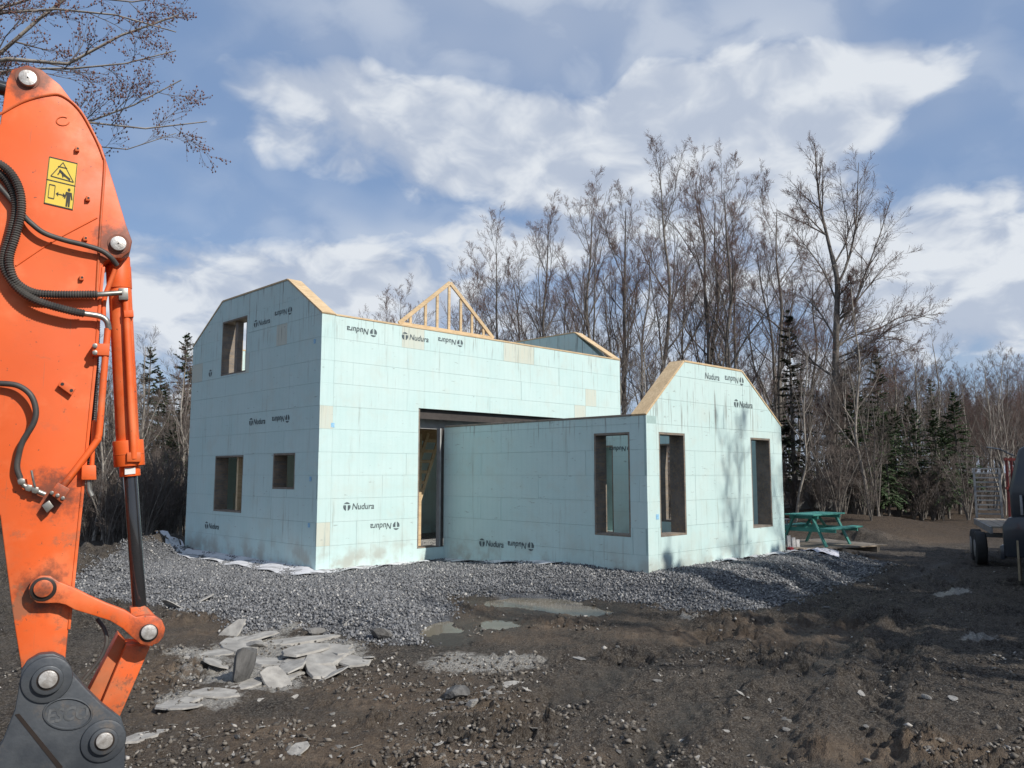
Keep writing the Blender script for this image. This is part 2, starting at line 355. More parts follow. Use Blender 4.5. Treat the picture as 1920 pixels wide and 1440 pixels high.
# rubble on the mud
n = 45000; a = YAW + rng.uniform(-rad(36), rad(36), n); r_ = 3.2*np.exp(rng.random(n)*math.log(22/3.2)); x = CAM[0]+r_*np.cos(a); y = CAM[1]+r_*np.sin(a)
dn = fbm(x*.9+70, y*.9, 4) + .14*np.max([patch(x, y, e, .8) for e in BROWN], axis=0) + .12*np.max([patch(x, y, e, .8) for e in PALE], axis=0)
keep = (poly_dist(GRAVEL, x, y) < -.1) & (np.max([poly_dist(P, x, y) for P in PUDDLES], axis=0) < -.05) & (rng.random(n) < sstep(.46, .68, dn)); x, y = x[keep], y[keep]
tag(scatter('stone_rubble', x, y, .012+.05*rng.random(len(x))**2.5+.006*rng.random(len(x)), 'rubble', .5, .15), 'small broken stones and clods strewn over the mud', 'rubble', kind='stuff')
# puddles
def water_extra(g, co, c, b):
    b.inputs['Specular IOR Level'].default_value = .5; return c
mat('muddy_water', (.17, .15, .11), .09, nscale=2, col2=(.22, .195, .15), extra=water_extra)
for P in PUDDLES:
    c = np.mean(P, axis=0); Q = spline([p for p in P]+[P[0]], 4)[:-1]
    me = mesh('puddle', [(c[0]+(q[0]-c[0])*1.5, c[1]+(q[1]-c[1])*1.5, -.188) for q in Q], [tuple(range(len(Q)))], 'muddy_water'); tag(obj('puddle', me), kind='structure')
# loose rocks and slabs one can pick out
mat('dark_rock', (.125, .122, .118), .9, nscale=4, col2=(.055, .054, .053), bump=.8, bscale=10)
mat('slate', (.37, .355, .325), .9, nscale=3, col2=(.22, .21, .195), bump=.4, bscale=12)
def slab_meshes(n, seed):
    r = random.Random(seed); out = []
    for i in range(n):
        k = r.randint(6, 9); P = []
        for j in range(k): a = 6.283*(j+r.uniform(-.3, .3))/k; q = r.uniform(.36, .54); P.append((q*math.cos(a)*1.15, q*math.sin(a)*.8))
        t = [r.uniform(.03, .05) for _ in P]
        m = MB().prism([(x, y, h) for (x, y), h in zip(P, t)], [(x*1.05, y*1.06, -.05) for x, y in P]); o = m.build('slab', 'slate', None, .008, seg=1); out.append(o.data); bpy.data.objects.remove(o)
    return out
RM = stone_meshes('rock', 12); SM = slab_meshes(8, 9)
rr_ = random.Random(5)
def rock(px, py, wpx, label, sl=False, tilt=.15, group='loose stones lying on the mud', yaw=None, k=None, name='stone', zoff=0):
    p = gp(px, py, -.13); z = gz(p[0], p[1]); p = gp(px, py, z); w = wpx*np.linalg.norm(p-CAM)/FPX
    me = rr_.choice(SM if sl else RM) if k is None else (SM if sl else RM)[k]
    o = obj(name, me, loc=(p[0], p[1], gz(p[0], p[1]) + w*(.008 if sl else .08)+zoff*.6)); o.scale = (w, w*rr_.uniform(.6, .95), (w*.42 if sl else w*rr_.uniform(.8, 1.1)))
    o.rotation_euler = (rr_.gauss(0, tilt), rr_.gauss(0, tilt), rr_.uniform(0, 6.28) if yaw is None else yaw)
    if label.startswith('dark upright'): o.scale = (w*1.25, w*.55, w*2.5); o.location.z += w*.26; o.rotation_euler = (.25, .55, .9)
    if label.startswith('dark'): o.material_slots[0].link = 'OBJECT'; o.material_slots[0].material = MAT['dark_rock']
    return tag(o, label, 'rock', group)

# ------------------------------------------------------------------ house
def foam_extra(g, co, c, b):
    pos = g.n('ShaderNodeNewGeometry').outputs['Position']
    rn = g.n('ShaderNodeObjectInfo').outputs['Random']
    c = g.mix(g.mapr(rn, .0, 1.0, 0, .22), c, (.55, .65, .62))
    sp = g.n('ShaderNodeSeparateXYZ'); g.put(sp.inputs[0], pos); hx = g.m('ADD', sp.outputs[0], sp.outputs[1])
    ribs = g.m('SINE', g.m('MULTIPLY', hx, 44.0)); c = g.mix(g.mapr(ribs, .2, 1.0, 0, .12), c, (.40, .55, .535))   # groove shade of the moulded vertical ribs, painted as darker bands
    st = g.noise(g.scale(pos, 9, 9, .55), 1.0, 6, .65); big = g.noise(pos, .8, 3)
    c = g.mix(g.m('MULTIPLY', g.mapr(st, .56, .74), g.mapr(big, .35, .65, .3, .9)), c, (.30, .36, .33)); c = g.mix(g.m('MULTIPLY', g.mapr(g.noise(pos, 1.7, 5, .65), .48, .70), .35), c, (.50, .555, .50))            # rain streaks
    sc = g.noise(g.scale(pos, 1.2, 1.2, 5), 3.0, 5, .7); c = g.mix(g.m('MULTIPLY', g.mapr(sc, .63, .70), .6), c, (.20, .23, .22))   # scuffs
    zt = g.m('MAXIMUM', g.mapr(sp.outputs[2], 4.35, 5.0), g.m('MULTIPLY', g.mapr(sp.outputs[1], .0, -.01), g.m('MULTIPLY', g.mapr(sp.outputs[2], 2.35, 2.9), g.mapr(sp.outputs[2], 4.2, 3.2, .6, 1.0))))
    dp = g.noise(g.scale(pos, 16, 16, .8), 1.0, 4, .6); c = g.mix(g.m('MULTIPLY', g.m('MULTIPLY', g.mapr(dp, .56, .68), zt), .75), c, (.17, .17, .155))            # drips below the plates
    low = g.m('MULTIPLY', g.mapr(sp.outputs[2], .75, .05), g.mapr(g.noise(pos, 2.2, 5), .42, .66)); c = g.mix(g.m('MULTIPLY', low, .7), c, (.33, .31, .26))   # splashed mud
    return c
mat('foam', (.475, .635, .622), .75, nscale=1.4, col2=(.52, .665, .65), extra=foam_extra, bump=.15, bscale=60)
mat('foam_bleached', (.53, .57, .50), .75, nscale=1.4, col2=(.54, .55, .46), extra=foam_extra, bump=.15, bscale=60)
mat('foam_core', (.37, .51, .49), .8, var=.2, nscale=3)
mat('print', (.045, .06, .07), .7, nscale=22, col2=(.12, .16, .165))
def wood_extra(g, co, c, b):
    w = g.noise(g.scale(co, 2, 14, 14), 2.0, 5, .6); return g.mix(g.mapr(w, .4, .7, 0, .5), c, (.32, .22, .12))
mat('lumber', (.62, .47, .29), .75, nscale=4, col2=(.52, .38, .22), extra=wood_extra)
mat('weathered_lumber', (.22, .195, .17), .85, nscale=5, col2=(.13, .118, .105), extra=wood_extra)
mat('grey_board', (.33, .29, .24), .85, nscale=4, col2=(.22, .19, .155), extra=wood_extra)
mat('plywood', (.30, .235, .16), .8, nscale=3, col2=(.22, .165, .11))
mat('steel_beam', (.055, .045, .04), .55, var=.4)
mat('concrete', (.36, .36, .345), .9, nscale=4, col2=(.27, .27, .26))
CRS = .457
house = thing('unfinished_house', 'pale aqua insulated-block house shell without a roof, with a lower wing', 'house')
def clip(poly, outline):                                       # keep what lies inside a convex outline (counter-clockwise)
    for i in range(len(outline)):
        a, b = outline[i], outline[(i+1) % len(outline)]; out = []
        f = lambda p: (b[0]-a[0])*(p[1]-a[1]) - (b[1]-a[1])*(p[0]-a[0])
        for j in range(len(poly)):
            p, q = poly[j], poly[(j+1) % len(poly)]; fp, fq = f(p), f(q)
            if fp >= -1e-9: out.append(p)
            if (fp > 1e-9 and fq < -1e-9) or (fp < -1e-9 and fq > 1e-9):
                t = fp/(fp-fq); out.append((p[0]+t*(q[0]-p[0]), p[1]+t*(q[1]-p[1])))
        poly = out
        if len(poly) < 3: return []
    return poly
def sheet(rect, outline, holes, O, u, nrm, d0, d1):            # rect minus holes, cut to outline, thick from d0 to d1 along the normal
    s0, s1, z0, z1 = rect
    ss = sorted({s0, s1, *[h for H in holes for h in H[:2] if s0 < h < s1]}); zz = sorted({z0, z1, *[h for H in holes for h in H[2:] if z0 < h < z1]})
    vid = {}; V2 = []; polys = []
    for i in range(len(ss)-1):
        for j in range(len(zz)-1):
            cs, cz = (ss[i]+ss[i+1])/2, (zz[j]+zz[j+1])/2
            if any(H[0] < cs < H[1] and H[2] < cz < H[3] for H in holes): continue
            p = clip([(ss[i], zz[j]), (ss[i+1], zz[j]), (ss[i+1], zz[j+1]), (ss[i], zz[j+1])], outline); q = []
            for a in p:
                k = (round(a[0], 4), round(a[1], 4))
                if k not in vid: vid[k] = len(V2); V2.append(k)
                if not q or q[-1] != vid[k]: q.append(vid[k])
            if len(q) > 2 and q[0] == q[-1]: q.pop()
            if len(q) > 2: polys.append(q)
    if not polys: return []
    grp = []
    for q in polys:                                            # pieces that do not touch become blocks of their own
        q = list(q); hit = [G for G in grp if any(set(q) & set(p) for p in G)]
        grp = [G for G in grp if G not in hit] + [[q] + [p for G in hit for p in G]]
    return [solid(V2, G, O, u, nrm, d0, d1) for G in grp]
def solid(V2, polys, O, u, nrm, d0, d1):
    used = sorted({i for q in polys for i in q}); rm = {k: i for i, k in enumerate(used)}; V2 = [V2[k] for k in used]; polys = [[rm[i] for i in q] for q in polys]
    n = len(V2); O = np.array(O, float); u = np.array(u, float); nrm = np.array(nrm, float)
    V = [tuple(O+u*a+np.array((0, 0, b))+nrm*d) for d in (d1, d0) for a, b in V2]
    F = list(polys) + [[i+n for i in reversed(q)] for q in polys]; E = {}
    for q in polys:
        for a, b in zip(q, q[1:]+q[:1]): E[(a, b)] = 1
    for a, b in E:
        if (b, a) not in E: F.append((b, a, a+n, b+n))
    m = MB(); m.v = V; m.f = [tuple(f) for f in F]; return m
BLK = 0
def wall(name, O, u, nrm, outline, holes, seed, thick=.30, base=-.25, top=None, blocks=True, both=False):
    L = max(p[0] for p in outline); T = max(p[1] for p in outline)
    w = sheet((0, L, base, T), outline, holes, O, u, nrm, -thick, -.014)[0].build(name, 'foam_core', house)
    r = random.Random(seed); k = 0; z = base - (base % CRS)
    sides = [(-.014, 0.0)] + ([(-thick-.012, -thick)] if both else [])
    while blocks and z < T:
        s = -r.choice([0, .61, 1.22, 1.83])
        while s < L:
            ln = 2.44 if r.random() > .28 else r.choice([.45, .61, 1.22])
            bl = r.random() < .45
            for d0, d1 in sides:
                gq = .0017
                b = sheet((max(s, 0)+(gq if s > 0 else 0), min(s+ln, L)-(gq if s+ln < L else 0), z+gq, z+CRS-gq), outline, holes, O, u, nrm, d0, d1+r.uniform(-.002, .0035)*(d1 == 0)) if min(s+ln, L)-max(s, 0) > .06 else []
                for piece in b: piece.build('block', 'foam_bleached' if ln < 1 and bl else 'foam', w)
            s += ln
        z += CRS
    return w
ZE = 5.03; ZW = 2.88
# outlines are in (distance along the wall, height); u runs so that u x up points out of the wall
gab = lambda L, a, b, ze, zt: [(0, -.25), (L, -.25), (L, ze), (b, zt), (a, zt), (0, ze)]
# left gable wall (faces -X): s runs from back (y = HD) to front (y = 0)
GH = [(HD-4.46, HD-3.2, 4.15, 5.45), (HD-4.57, HD-3.15, .99, 2.27), (HD-1.8, HD-.89, 1.54, 2.28)]
gw = wall('gable_wall', (0, HD, 0), (0, -1, 0), (-1, 0, 0), gab(HD, HD-4.5, HD-1.42, ZE, 5.95), GH, 1)
FH = [(2.45, 7.9, .26, 3.28)]
fw_ = wall('front_wall', (.302, 0, 0), (1, 0, 0), (0, -1, 0), [(0, -.25), (HW-.302, -.25), (HW-.302, ZE-.004), (0, ZE-.004)], [(2.45-.302, 7.9-.302, .26, 3.28), (8.45-.302, 9.25-.302, .3, 2.6)], 2)
for s in (-1,): pass
# the strip of the front face over the gable wall's end
cor = wall('corner_face', (0, -.001, 0), (1, 0, 0), (0, -1, 0), [(0, -.25), (.2985, -.25), (.2985, ZE-.002), (0, ZE-.002)], [], 22, thick=.05)
rw = wall('right_gable_wall', (HW, .302, 0), (0, 1, 0), (1, 0, 0), gab(HD-.302, 1.42-.302, 4.2, ZE, 5.95), [(.25, 1.9, .3, 2.6)], 3, both=True)
bw = wall('back_wall', (HW-.302, HD, 0), (-1, 0, 0), (0, 1, 0), [(0, -.25), (HW-.604, -.25), (HW-.604, ZE-.003), (0, ZE-.003)], [(5.2, 6.4, 3.6, 4.8)], 4, both=True)
# wing: side wall (faces -X), end wall (faces -Y), far side wall
ws = wall('wing_side_wall', (WX0, -.004, 0), (0, -1, 0), (-1, 0, 0), [(0, -.25), (-WY-.004, -.25), (-WY-.004, ZW), (0, ZW)], [(4.31, 5.13, .75, 2.6)], 5, both=True)
we = wall('wing_end_wall', (WX0+.302, WY, 0), (1, 0, 0), (0, -1, 0), [(0, -.25), (WX1-WX0-.302, -.25), (WX1-WX0-.302, ZW), (6.52-WX0-.302, 3.94), (4.42-WX0-.302, 3.94), (0, ZW+.25)], [(3.55-WX0-.302, 4.38-WX0-.302, .75, 2.6), (6.79-WX0-.302, 7.62-WX0-.302, .75, 2.6)], 6, both=True)
wc = wall('wing_corner_face', (WX0, WY-.001, 0), (1, 0, 0), (0, -1, 0), [(0, -.25), (.2985, -.25), (.2985, ZW+.245), (0, ZW-.001)], [], 61, thick=.05)
wf = wall('wing_far_wall', (WX1, WY+.302, 0), (0, 1, 0), (1, 0, 0), [(0, -.25), (-WY-.306, -.25), (-WY-.306, ZW-.002), (0, ZW-.002)], [(-WY-.302-3.32, -WY-.302-2.5, .72, 2.57), (-WY-.302-1.10, -WY-.302-.28, .35, 2.57)], 7, both=True)
MB().box((.302, .30, -.2), (HW-.302, HD-.302, .04)).build('slab_floor', 'concrete', house)
MB().box((WX0+.302, WY+.302, -.2), (WX1-.302, .29, .05)).build('wing_slab_floor', 'concrete', house)
# wood plates on the wall tops
def plank(name, p, q, w, h, parent, m='lumber', up=(0, 0, 1)): return MB().bar(p, q, w, h, up).build(name, m, parent, bevel=.004, seg=1)
plank('top_plate', (.31, .15, ZE+.018), (HW+.01, .15, ZE+.018), .325, .038, fw_)
plank('top_plate', (HW-.31, HD-.15, ZE+.018), (.31, HD-.15, ZE+.018), .325, .038, bw)
def gable_boards(w, X, y0, ya, yb, y1, ze, zt, axis):
    pts = [(y0, ze), (ya, zt), (yb, zt), (y1, ze)]
    for (a, za), (b, zb) in zip(pts, pts[1:]):
        d = Vector((b-a, zb-za)).normalized(); nn = Vector((-d.y, d.x)); nn = nn if nn.y > 0 else -nn
        o = nn*.02
        P = lambda s, z: (X, s, z) if axis == 'y' else (s, X, z)
        plank('top_plate', P(a+o.x, za+o.y), P(b+o.x, zb+o.y), .325, .038, w, up=P(nn.x, nn.y) if axis == 'y' and False else ((0, nn.x, nn.y) if axis == 'y' else (nn.x, 0, nn.y)))
gable_boards(gw, .15, .0, 1.42, 4.5, HD, ZE, 5.95, 'y')
gable_boards(rw, HW-.15, .0, 1.42, 4.2, HD, ZE, 5.95, 'y')
gable_boards(we, WY+.15, WX0, 4.42, 6.52, WX1, ZW, 3.94, 'x')
plank('top_plate', (WX0+.15, WY+.33, ZW+.018), (WX0+.15, -.03, ZW+.018), .325, .038, ws, 'weathered_lumber')
plank('top_plate', (WX1-.15, WY+.33, ZW+.018), (WX1-.15, -.03, ZW+.018), .325, .038, wf, 'weathered_lumber')
# wooden bucks lining the openings
def buck(w, fixed, s0, s1, z0, z1, axis, depth, m='weathered_lumber', sill=True):
    t = .038; d0, d1 = depth
    def B(a0, a1, za, zb): 
        return MB().box((d0, a0, za), (d1, a1, zb)) if axis == 'x' else MB().box((a0, d0, za), (a1, d1, zb))
    B(s0+.001, s0+t, z0+.001, z1-.001).build('window_buck', m, w); B(s1-t, s1-.001, z0+.001, z1-.001).build('window_buck', m, w)
    B(s0+t+.001, s1-t-.001, z1-t, z1-.001).build('window_buck', m, w); B(s0+t+.001, s1-t-.001, z0+.001, z0+t).build('window_buck', m, w)
for (a, b, c, d) in ((3.2, 4.46, 4.15, 5.45), (3.15, 4.57, .99, 2.27), (.89, 1.8, 1.54, 2.28)): buck(gw, 0, a, b, c, d, 'x', (.004, .312))
MB().box((.10, 3.86, 4.19), (.24, 3.99, 5.41)).build('window_post', 'weathered_lumber', gw)
MB().box((.12, 3.62, 1.03), (.22, 3.70, 2.23)).build('window_post', 'lumber', gw)
buck(ws, 0, -5.134, -4.314, .75, 2.6, 'x', (WX0+.004, WX0+.318))
for a, b in ((3.55, 4.38), (6.79, 7.62)): buck(we, 0, a, b, .75, 2.6, 'y', (WY+.004, WY+.318))

buck(wf, 0, -3.32, -2.5, .72, 2.57, 'x', (WX1-.31, WX1-.004)); buck(wf, 0, -1.10, -.28, .35, 2.57, 'x', (WX1-.31, WX1-.004))
# opening: steel header, posts, sill, upper floor
MB().box((2.46, .02, 3.268), (7.89, .29, 3.279)).build('header_plate', 'steel_beam', house)
MB().box((2.46, .10, 3.06), (7.89, .115, 3.266)).build('header_web', 'steel_beam', house)
MB().box((2.452, .004, .27), (2.49, .31, 3.262)).build('door_jamb', 'weathered_lumber', house)
MB().box((3.065, .004, .27), (3.10, .12, 2.86)).build('door_jamb', 'concrete', house)
MB().box((3.102, .006, .27), (3.176, .12, 2.86)).build('door_post', 'steel_beam', house)
MB().box((2.49, .02, .262), (3.06, .29, .285)).build('door_sill', 'weathered_lumber', house)
FL = thing  # upper floor: rim, joists, deck
MB().box((.31, .34, 2.86), (HW-.31, .40, 3.16)).build('rim_joist', 'concrete', house)  # wooden rim in the paler concrete tone, painted to stand for skylight on it
for i in range(22):
    x = .5+i*.41
    MB().box((x, .41, 2.86), (x+.04, HD-.31, 3.16)).build('floor_joist', 'lumber', house)
MB().box((.31, .41, 3.163), (HW-.31, HD-.31, 3.185)).build('floor_deck', 'plywood', house)
# inside partition studs that show through the openings
for y in (2.2, 2.6, 3.0): MB().box((4.2, y, .05), (4.29, y+.04, 2.85)).build('partition_stud', 'lumber', house)
# printed wordmarks
def text_mesh(body, size, shear=.18, offset=.012, spacing=1.0):
    cu = bpy.data.curves.new('lettering', 'FONT'); cu.body = body; cu.size = size; cu.shear = shear; cu.offset = offset*size; cu.space_character = spacing
    cu.resolution_u = 3; cu.align_x = 'LEFT'
    to = bpy.data.objects.new('lettering', cu); COL.objects.link(to); bpy.context.view_layer.update()
    me = bpy.data.meshes.new_from_object(to.evaluated_get(bpy.context.evaluated_depsgraph_get())); bpy.data.objects.remove(to); return me
def emblem(R):                                                # a disc cut by a T-shaped gap
    m = MB(); n = 22
    def arc(a0, a1, x_in):
        P = [(R*math.cos(a0+(a1-a0)*i/n), R*math.sin(a0+(a1-a0)*i/n), 0) for i in range(n+1)]; return P
    m.add(arc(rad(35), rad(145), 0), [tuple(range(n+1))])                                      # cap
    for sgn in (1, -1):
        P = [(R*.22*sgn, R*.30, 0), (R*.92*sgn, R*.30, 0)] + [(R*math.cos(a)*sgn, R*math.sin(a), 0) for a in np.linspace(rad(10), rad(-78), 12)] + [(R*.22*sgn, -R*.75, 0)]
        m.add(P, [tuple(range(len(P))) if sgn < 0 else tuple(reversed(range(len(P))))])
    return m
def wordmark(width, parts='both'):
    em = emblem(.5); V = []; F = []
    tm = text_mesh('Nudura', 1.0, offset=.02)
    tx = [tuple(v.co) for v in tm.vertices]; w0 = max(v[0] for v in tx)
    if parts in ('both', 'emblem'): V += em.v; F += em.f
    if parts in ('both', 'text', 'cut'):
        k = len(V)
        V += [(v[0]+.65, v[1]-.36, 0) for v in tx]; F += [tuple(i+k for i in p.vertices) for p in tm.polygons]
    sc = width/(w0+1.15); V = [((v[0]-(w0+.15)/2)*sc, v[1]*sc, 0) for v in V]
    return mesh('printed_wordmark', V, F, 'print')
WMK = wordmark(.74); WME = wordmark(.74, 'emblem'); WMT = wordmark(.74, 'text')
def mark(parent, wall_, px, py, flip=False, me=None, sc=1.0):
    if wall_ == 'gable': p = on(0, -.005, px, py); M = Matrix(((0, 0, -1), (-1, 0, 0), (0, 1, 0)))
    elif wall_ == 'front': p = on(1, -.005, px, py); M = Matrix(((1, 0, 0), (0, 0, -1), (0, 1, 0)))
    elif wall_ == 'side': p = on(0, WX0-.005, px, py); M = Matrix(((0, 0, -1), (-1, 0, 0), (0, 1, 0)))
    elif wall_ == 'end': p = on(1, WY-.005, px, py); M = Matrix(((1, 0, 0), (0, 0, -1), (0, 1, 0)))
    elif wall_ == 'far': p = on(0, WX1-.318, px, py); M = Matrix(((0, 0, -1), (-1, 0, 0), (0, 1, 0)))
    R = M.to_4x4() @ Matrix.Rotation(math.pi if flip else 0, 4, 'Z') @ Matrix.Scale(sc, 4)
    o = obj('printed_wordmark', me or WMK, parent); o.matrix_local = Matrix.Translation(p) @ R
    return o
for (w, k, px, py, fl, me_) in [(gw,'gable',491,604,0,None),(gw,'gable',531,586,1,None),(gw,'gable',404,698,0,WME),(gw,'gable',482,790,0,None),(gw,'gable',526,786,1,None),(gw,'gable',397,986,0,None),
    (fw_,'front',679,621,1,None),(fw_,'front',779,633,0,None),(fw_,'front',845,641,1,None),(fw_,'front',673,949,0,None),(fw_,'front',722,987,1,None),
    (ws,'side',921,1019,0,None),(ws,'side',976,1023,1,None),(we,'end',1330,705,0,WMT),(we,'end',1377,713,1,None),(we,'end',1394,758,0,None),(wf,'far',1164,842,1,None),(wf,'far',1424,940,0,WME)]:
    mark(w, k, px, py, bool(fl), me_)
# small blue tags stapled to the blocks
mat('blue_tag', (.16, .42, .66), .6, nscale=40, col2=(.35, .55, .7))
for w, k, px, py in [(fw_,'front',624,797),(gw,'gable',590,640),(gw,'gable',582,898),(gw,'gable',579,985),(we,'end',1233,969)]:
    p = on(1, -.006, px, py) if k == 'front' else on(0, -.006, px, py) if k == 'gable' else on(1, WY-.006, px, py)
    u = np.array((1, 0, 0)) if k != 'gable' else np.array((0, -1, 0)); h = np.array((0, 0, .045)); u = u*.04
    obj('tag_sticker', mesh('tag_sticker', [p-u-h, p+u-h, p+u+h, p-u+h], [(0, 1, 2, 3)], 'blue_tag'), w)
# membrane lapping out from the wall foot
def fabric_extra(g, co, c, b):
    return g.mix(g.mapr(g.noise(g.n('ShaderNodeNewGeometry').outputs['Position'], 3, 5), .5, .7), c, (.22, .22, .22))
mat('white_fabric', (.62, .62, .64), .8, nscale=3, col2=(.48, .48, .50), extra=fabric_extra)
def membrane(line, w0, w1, label, side):
    V = []; F = []; n = len(line)
    for i, (x, y) in enumerate(line):
        dx, dy = side
        for j in range(6):
            t = j/5; w = w0+(w1-w0)*float(fbm(np.array([x*.9+y*.7]), np.array([y*.8]), 3)[0])*1.3
            X, Y = x+dx*(w*t-.02), y+dy*(w*t-.02)
            V.append((X, Y, gz(X, Y)+.035+.02*math.sin(7*x+5*y+4*t)*(t > .1)))
    for i in range(n-1):
        for j in range(5): a = i*6+j; F.append((a, a+1, a+7, a+6))
    return tag(obj('ground_membrane', mesh('ground_membrane', V, F, 'white_fabric', True)), label, 'membrane')
membrane([(0, y) for y in np.linspace(HD+.3, -.35, 50)], .25, .95, 'white membrane sheet lying along the foot of the tall shaded gable wall', (-1, -.25))
membrane([(x, 0) for x in np.linspace(-.3, 2.6, 30)], .15, .6, 'white membrane strip lying along the foot of the tall sunlit wall', (0, -1))
membrane([(WX0, y) for y in np.linspace(-.1, -3.6, 36)], .1, .6, 'grey membrane strip lying along the foot of the wing side wall', (-1, 0))
membrane([(x, WY) for x in np.linspace(5.2, 8.3, 30)], .05, .4, 'white membrane strip showing along the foot of the wing end wall', (0, -1))
# roof truss standing on the front wall plate
tr = thing('roof_truss', 'pale wooden triangular roof truss with upright webs standing on the tall wall', 'truss', (0, 0, 0))
tx0, tx1, txa, tz0, tza = 2.0, 4.83, 3.44, ZE+.04, 6.26
plank('top_chord', (tx0, .16, tz0+.045), (txa, .16, tza), .038, .09, tr); plank('top_chord', (tx1, .16, tz0+.045), (txa+.01, .161, tza), .038, .09, tr)
plank('bottom_chord', (tx0, .163, tz0+.045), (tx1, .163, tz0+.045), .036, .088, tr)
for x in (2.33, 2.75, 3.09, 3.44, 3.80, 4.15, 4.52):
    zt = tza-(txa-x)*(tza-tz0)/(txa-tx0) if x < txa else tza-(x-txa)*(tza-tz0)/(tx1-txa)
    plank('web', (x, .185, tz0+.09), (x, .185, zt-.02), .07, .036, tr, up=(0, 1, 0))
# ladder inside the doorway
ld = thing('wooden_ladder', 'wooden ladder leaning inside the doorway of the house', 'ladder', (0, 0, 0))
q1 = Vector(on(1, 2.3, 827, 808)); q0 = Vector(on(1, 2.3, 791, 925)); q0 = q1+(q0-q1)*((q1.z-.05)/(q1.z-q0.z)); dv = Vector((-.36, .05, 0))
plank('rail', q0, q1, .09, .04, ld, 'lumber', (0, 1, 0)); plank('rail', q0+dv, q1+dv, .09, .04, ld, 'lumber', (0, 1, 0))
for i in range(1, 11): c = q0.lerp(q1, i/11); plank('rung', c-Vector((.05, 0, 0)), c+dv+Vector((.05, 0, 0)), .04, .08, ld, 'lumber')

# ------------------------------------------------------------------ trees
mat('bark', (.19, .17, .15), .95, nscale=7, col2=(.09, .08, .07), bump=.5, bscale=20)
mat('twig_bark', (.165, .135, .118), .95, nscale=3, col2=(.10, .08, .07))
mat('pale_bark', (.36, .33, .29), .9, nscale=5, col2=(.19, .165, .14), bump=.4, bscale=18)
mat('buds', (.20, .085, .065), .8, nscale=3, col2=(.13, .06, .05))
mat('needles', (.062, .105, .036), .8, nscale=1.2, col2=(.032, .060, .024))
mat('dull_needles', (.060, .066, .036), .85, nscale=2.5, col2=(.035, .042, .024))
mat('dry_leaves', (.17, .105, .06), .9, nscale=3, col2=(.10, .062, .038))
def tubes_mesh(sets):                                          # sets: list of (paths [B,N,3], radii [B,N], sides)
    VV = []; FF = []; k = 0
    for P, Rr, S_ in sets:
        B, Np, _ = P.shape
        T = np.gradient(P, axis=1); T /= np.linalg.norm(T, axis=2, keepdims=True)+1e-9
        ref = np.where(np.abs(T[:, :1, 2:3]) > .9, np.array([1., 0, 0]), np.array([0, 0, 1.])); ref = np.broadcast_to(ref, T.shape)
        a = np.cross(T, ref); a /= np.linalg.norm(a, axis=2, keepdims=True)+1e-9; b = np.cross(T, a)
        th = np.arange(S_)*2*math.pi/S_
        V = P[:, :, None] + Rr[:, :, None, None]*(a[:, :, None]*np.cos(th)[:, None] + b[:, :, None]*np.sin(th)[:, None])
        ids = k + np.arange(B*Np*S_).reshape(B, Np, S_)
        f = np.stack([ids[:, :-1], np.roll(ids, -1, 2)[:, :-1], np.roll(ids, -1, 2)[:, 1:], ids[:, 1:]], -1).reshape(-1, 4)
        VV.append(V.reshape(-1, 3)); FF.append(f); k += B*Np*S_
    return np.concatenate(VV), np.concatenate(FF)
def spawn(r, P, Rr, per, t0, t1, ang, lratio, rratio, npts, wob, up, Lmin=.1, taper=.25, droop=0, plen=None):
    B, Np, _ = P.shape; L = np.linalg.norm(np.diff(P, axis=1), axis=2).sum(1) if plen is None else plen
    pi_ = np.repeat(np.arange(B), per); n = len(pi_)
    t = t0 + (t1-t0)*((np.tile(np.arange(per), B)+r.random(n))/per)
    f = t*(Np-1); i = np.clip(f.astype(int), 0, Np-2); w = (f-i)[:, None]
    st = P[pi_, i]*(1-w)+P[pi_, i+1]*w; d = P[pi_, i+1]-P[pi_, i]; d /= np.linalg.norm(d, axis=1, keepdims=True)+1e-9
    pr = Rr[pi_, i]*(1-w[:, 0])+Rr[pi_, i+1]*w[:, 0]
    q = r.normal(size=(n, 3)); q -= d*(q*d).sum(1, keepdims=True); q /= np.linalg.norm(q, axis=1, keepdims=True)
    a = ang*(1+.35*r.normal(size=n)); dr = d*np.cos(a)[:, None]+q*np.sin(a)[:, None]
    ln = np.maximum(Lmin, L[pi_]*lratio*(1-.62*(t-t0)/(t1-t0+1e-6))*r.uniform(.6, 1.25, n))
    out = np.zeros((n, npts, 3)); out[:, 0] = st; step = (ln/(npts-1))[:, None]
    for k in range(1, npts):
        dr = dr + r.normal(size=(n, 3))*wob; dr[:, 2] += up - droop*k; dr /= np.linalg.norm(dr, axis=1, keepdims=True); out[:, k] = out[:, k-1]+dr*step
    r0 = np.minimum(pr*rratio*r.uniform(.7, 1.1, n), ln*.03+.004)
    return out, r0[:, None]*np.linspace(1, taper, npts)[None]
def smoothpath(pts, n):
    Q = np.array(spline(pts, 8)); s = np.r_[0, np.cumsum(np.linalg.norm(np.diff(Q, axis=0), axis=1))]; t = np.linspace(0, s[-1], n)
    return np.stack([np.interp(t, s, Q[:, k]) for k in range(3)], -1)
def bud_mesh(ends, size, r):
    n = len(ends); base = np.array([(1,0,0),(-.5,.87,0),(-.5,-.87,0),(0,0,1.6),(0,0,-1.2)])
    V = ends[:, None]+base[None]*(size*r.uniform(.5, 1.3, n))[:, None, None]; tri = np.array([(0,1,3),(1,2,3),(2,0,3),(1,0,4),(2,1,4),(0,2,4)])
    return V.reshape(-1, 3), (tri[None]+5*np.arange(n)[:, None, None]).reshape(-1, 3)
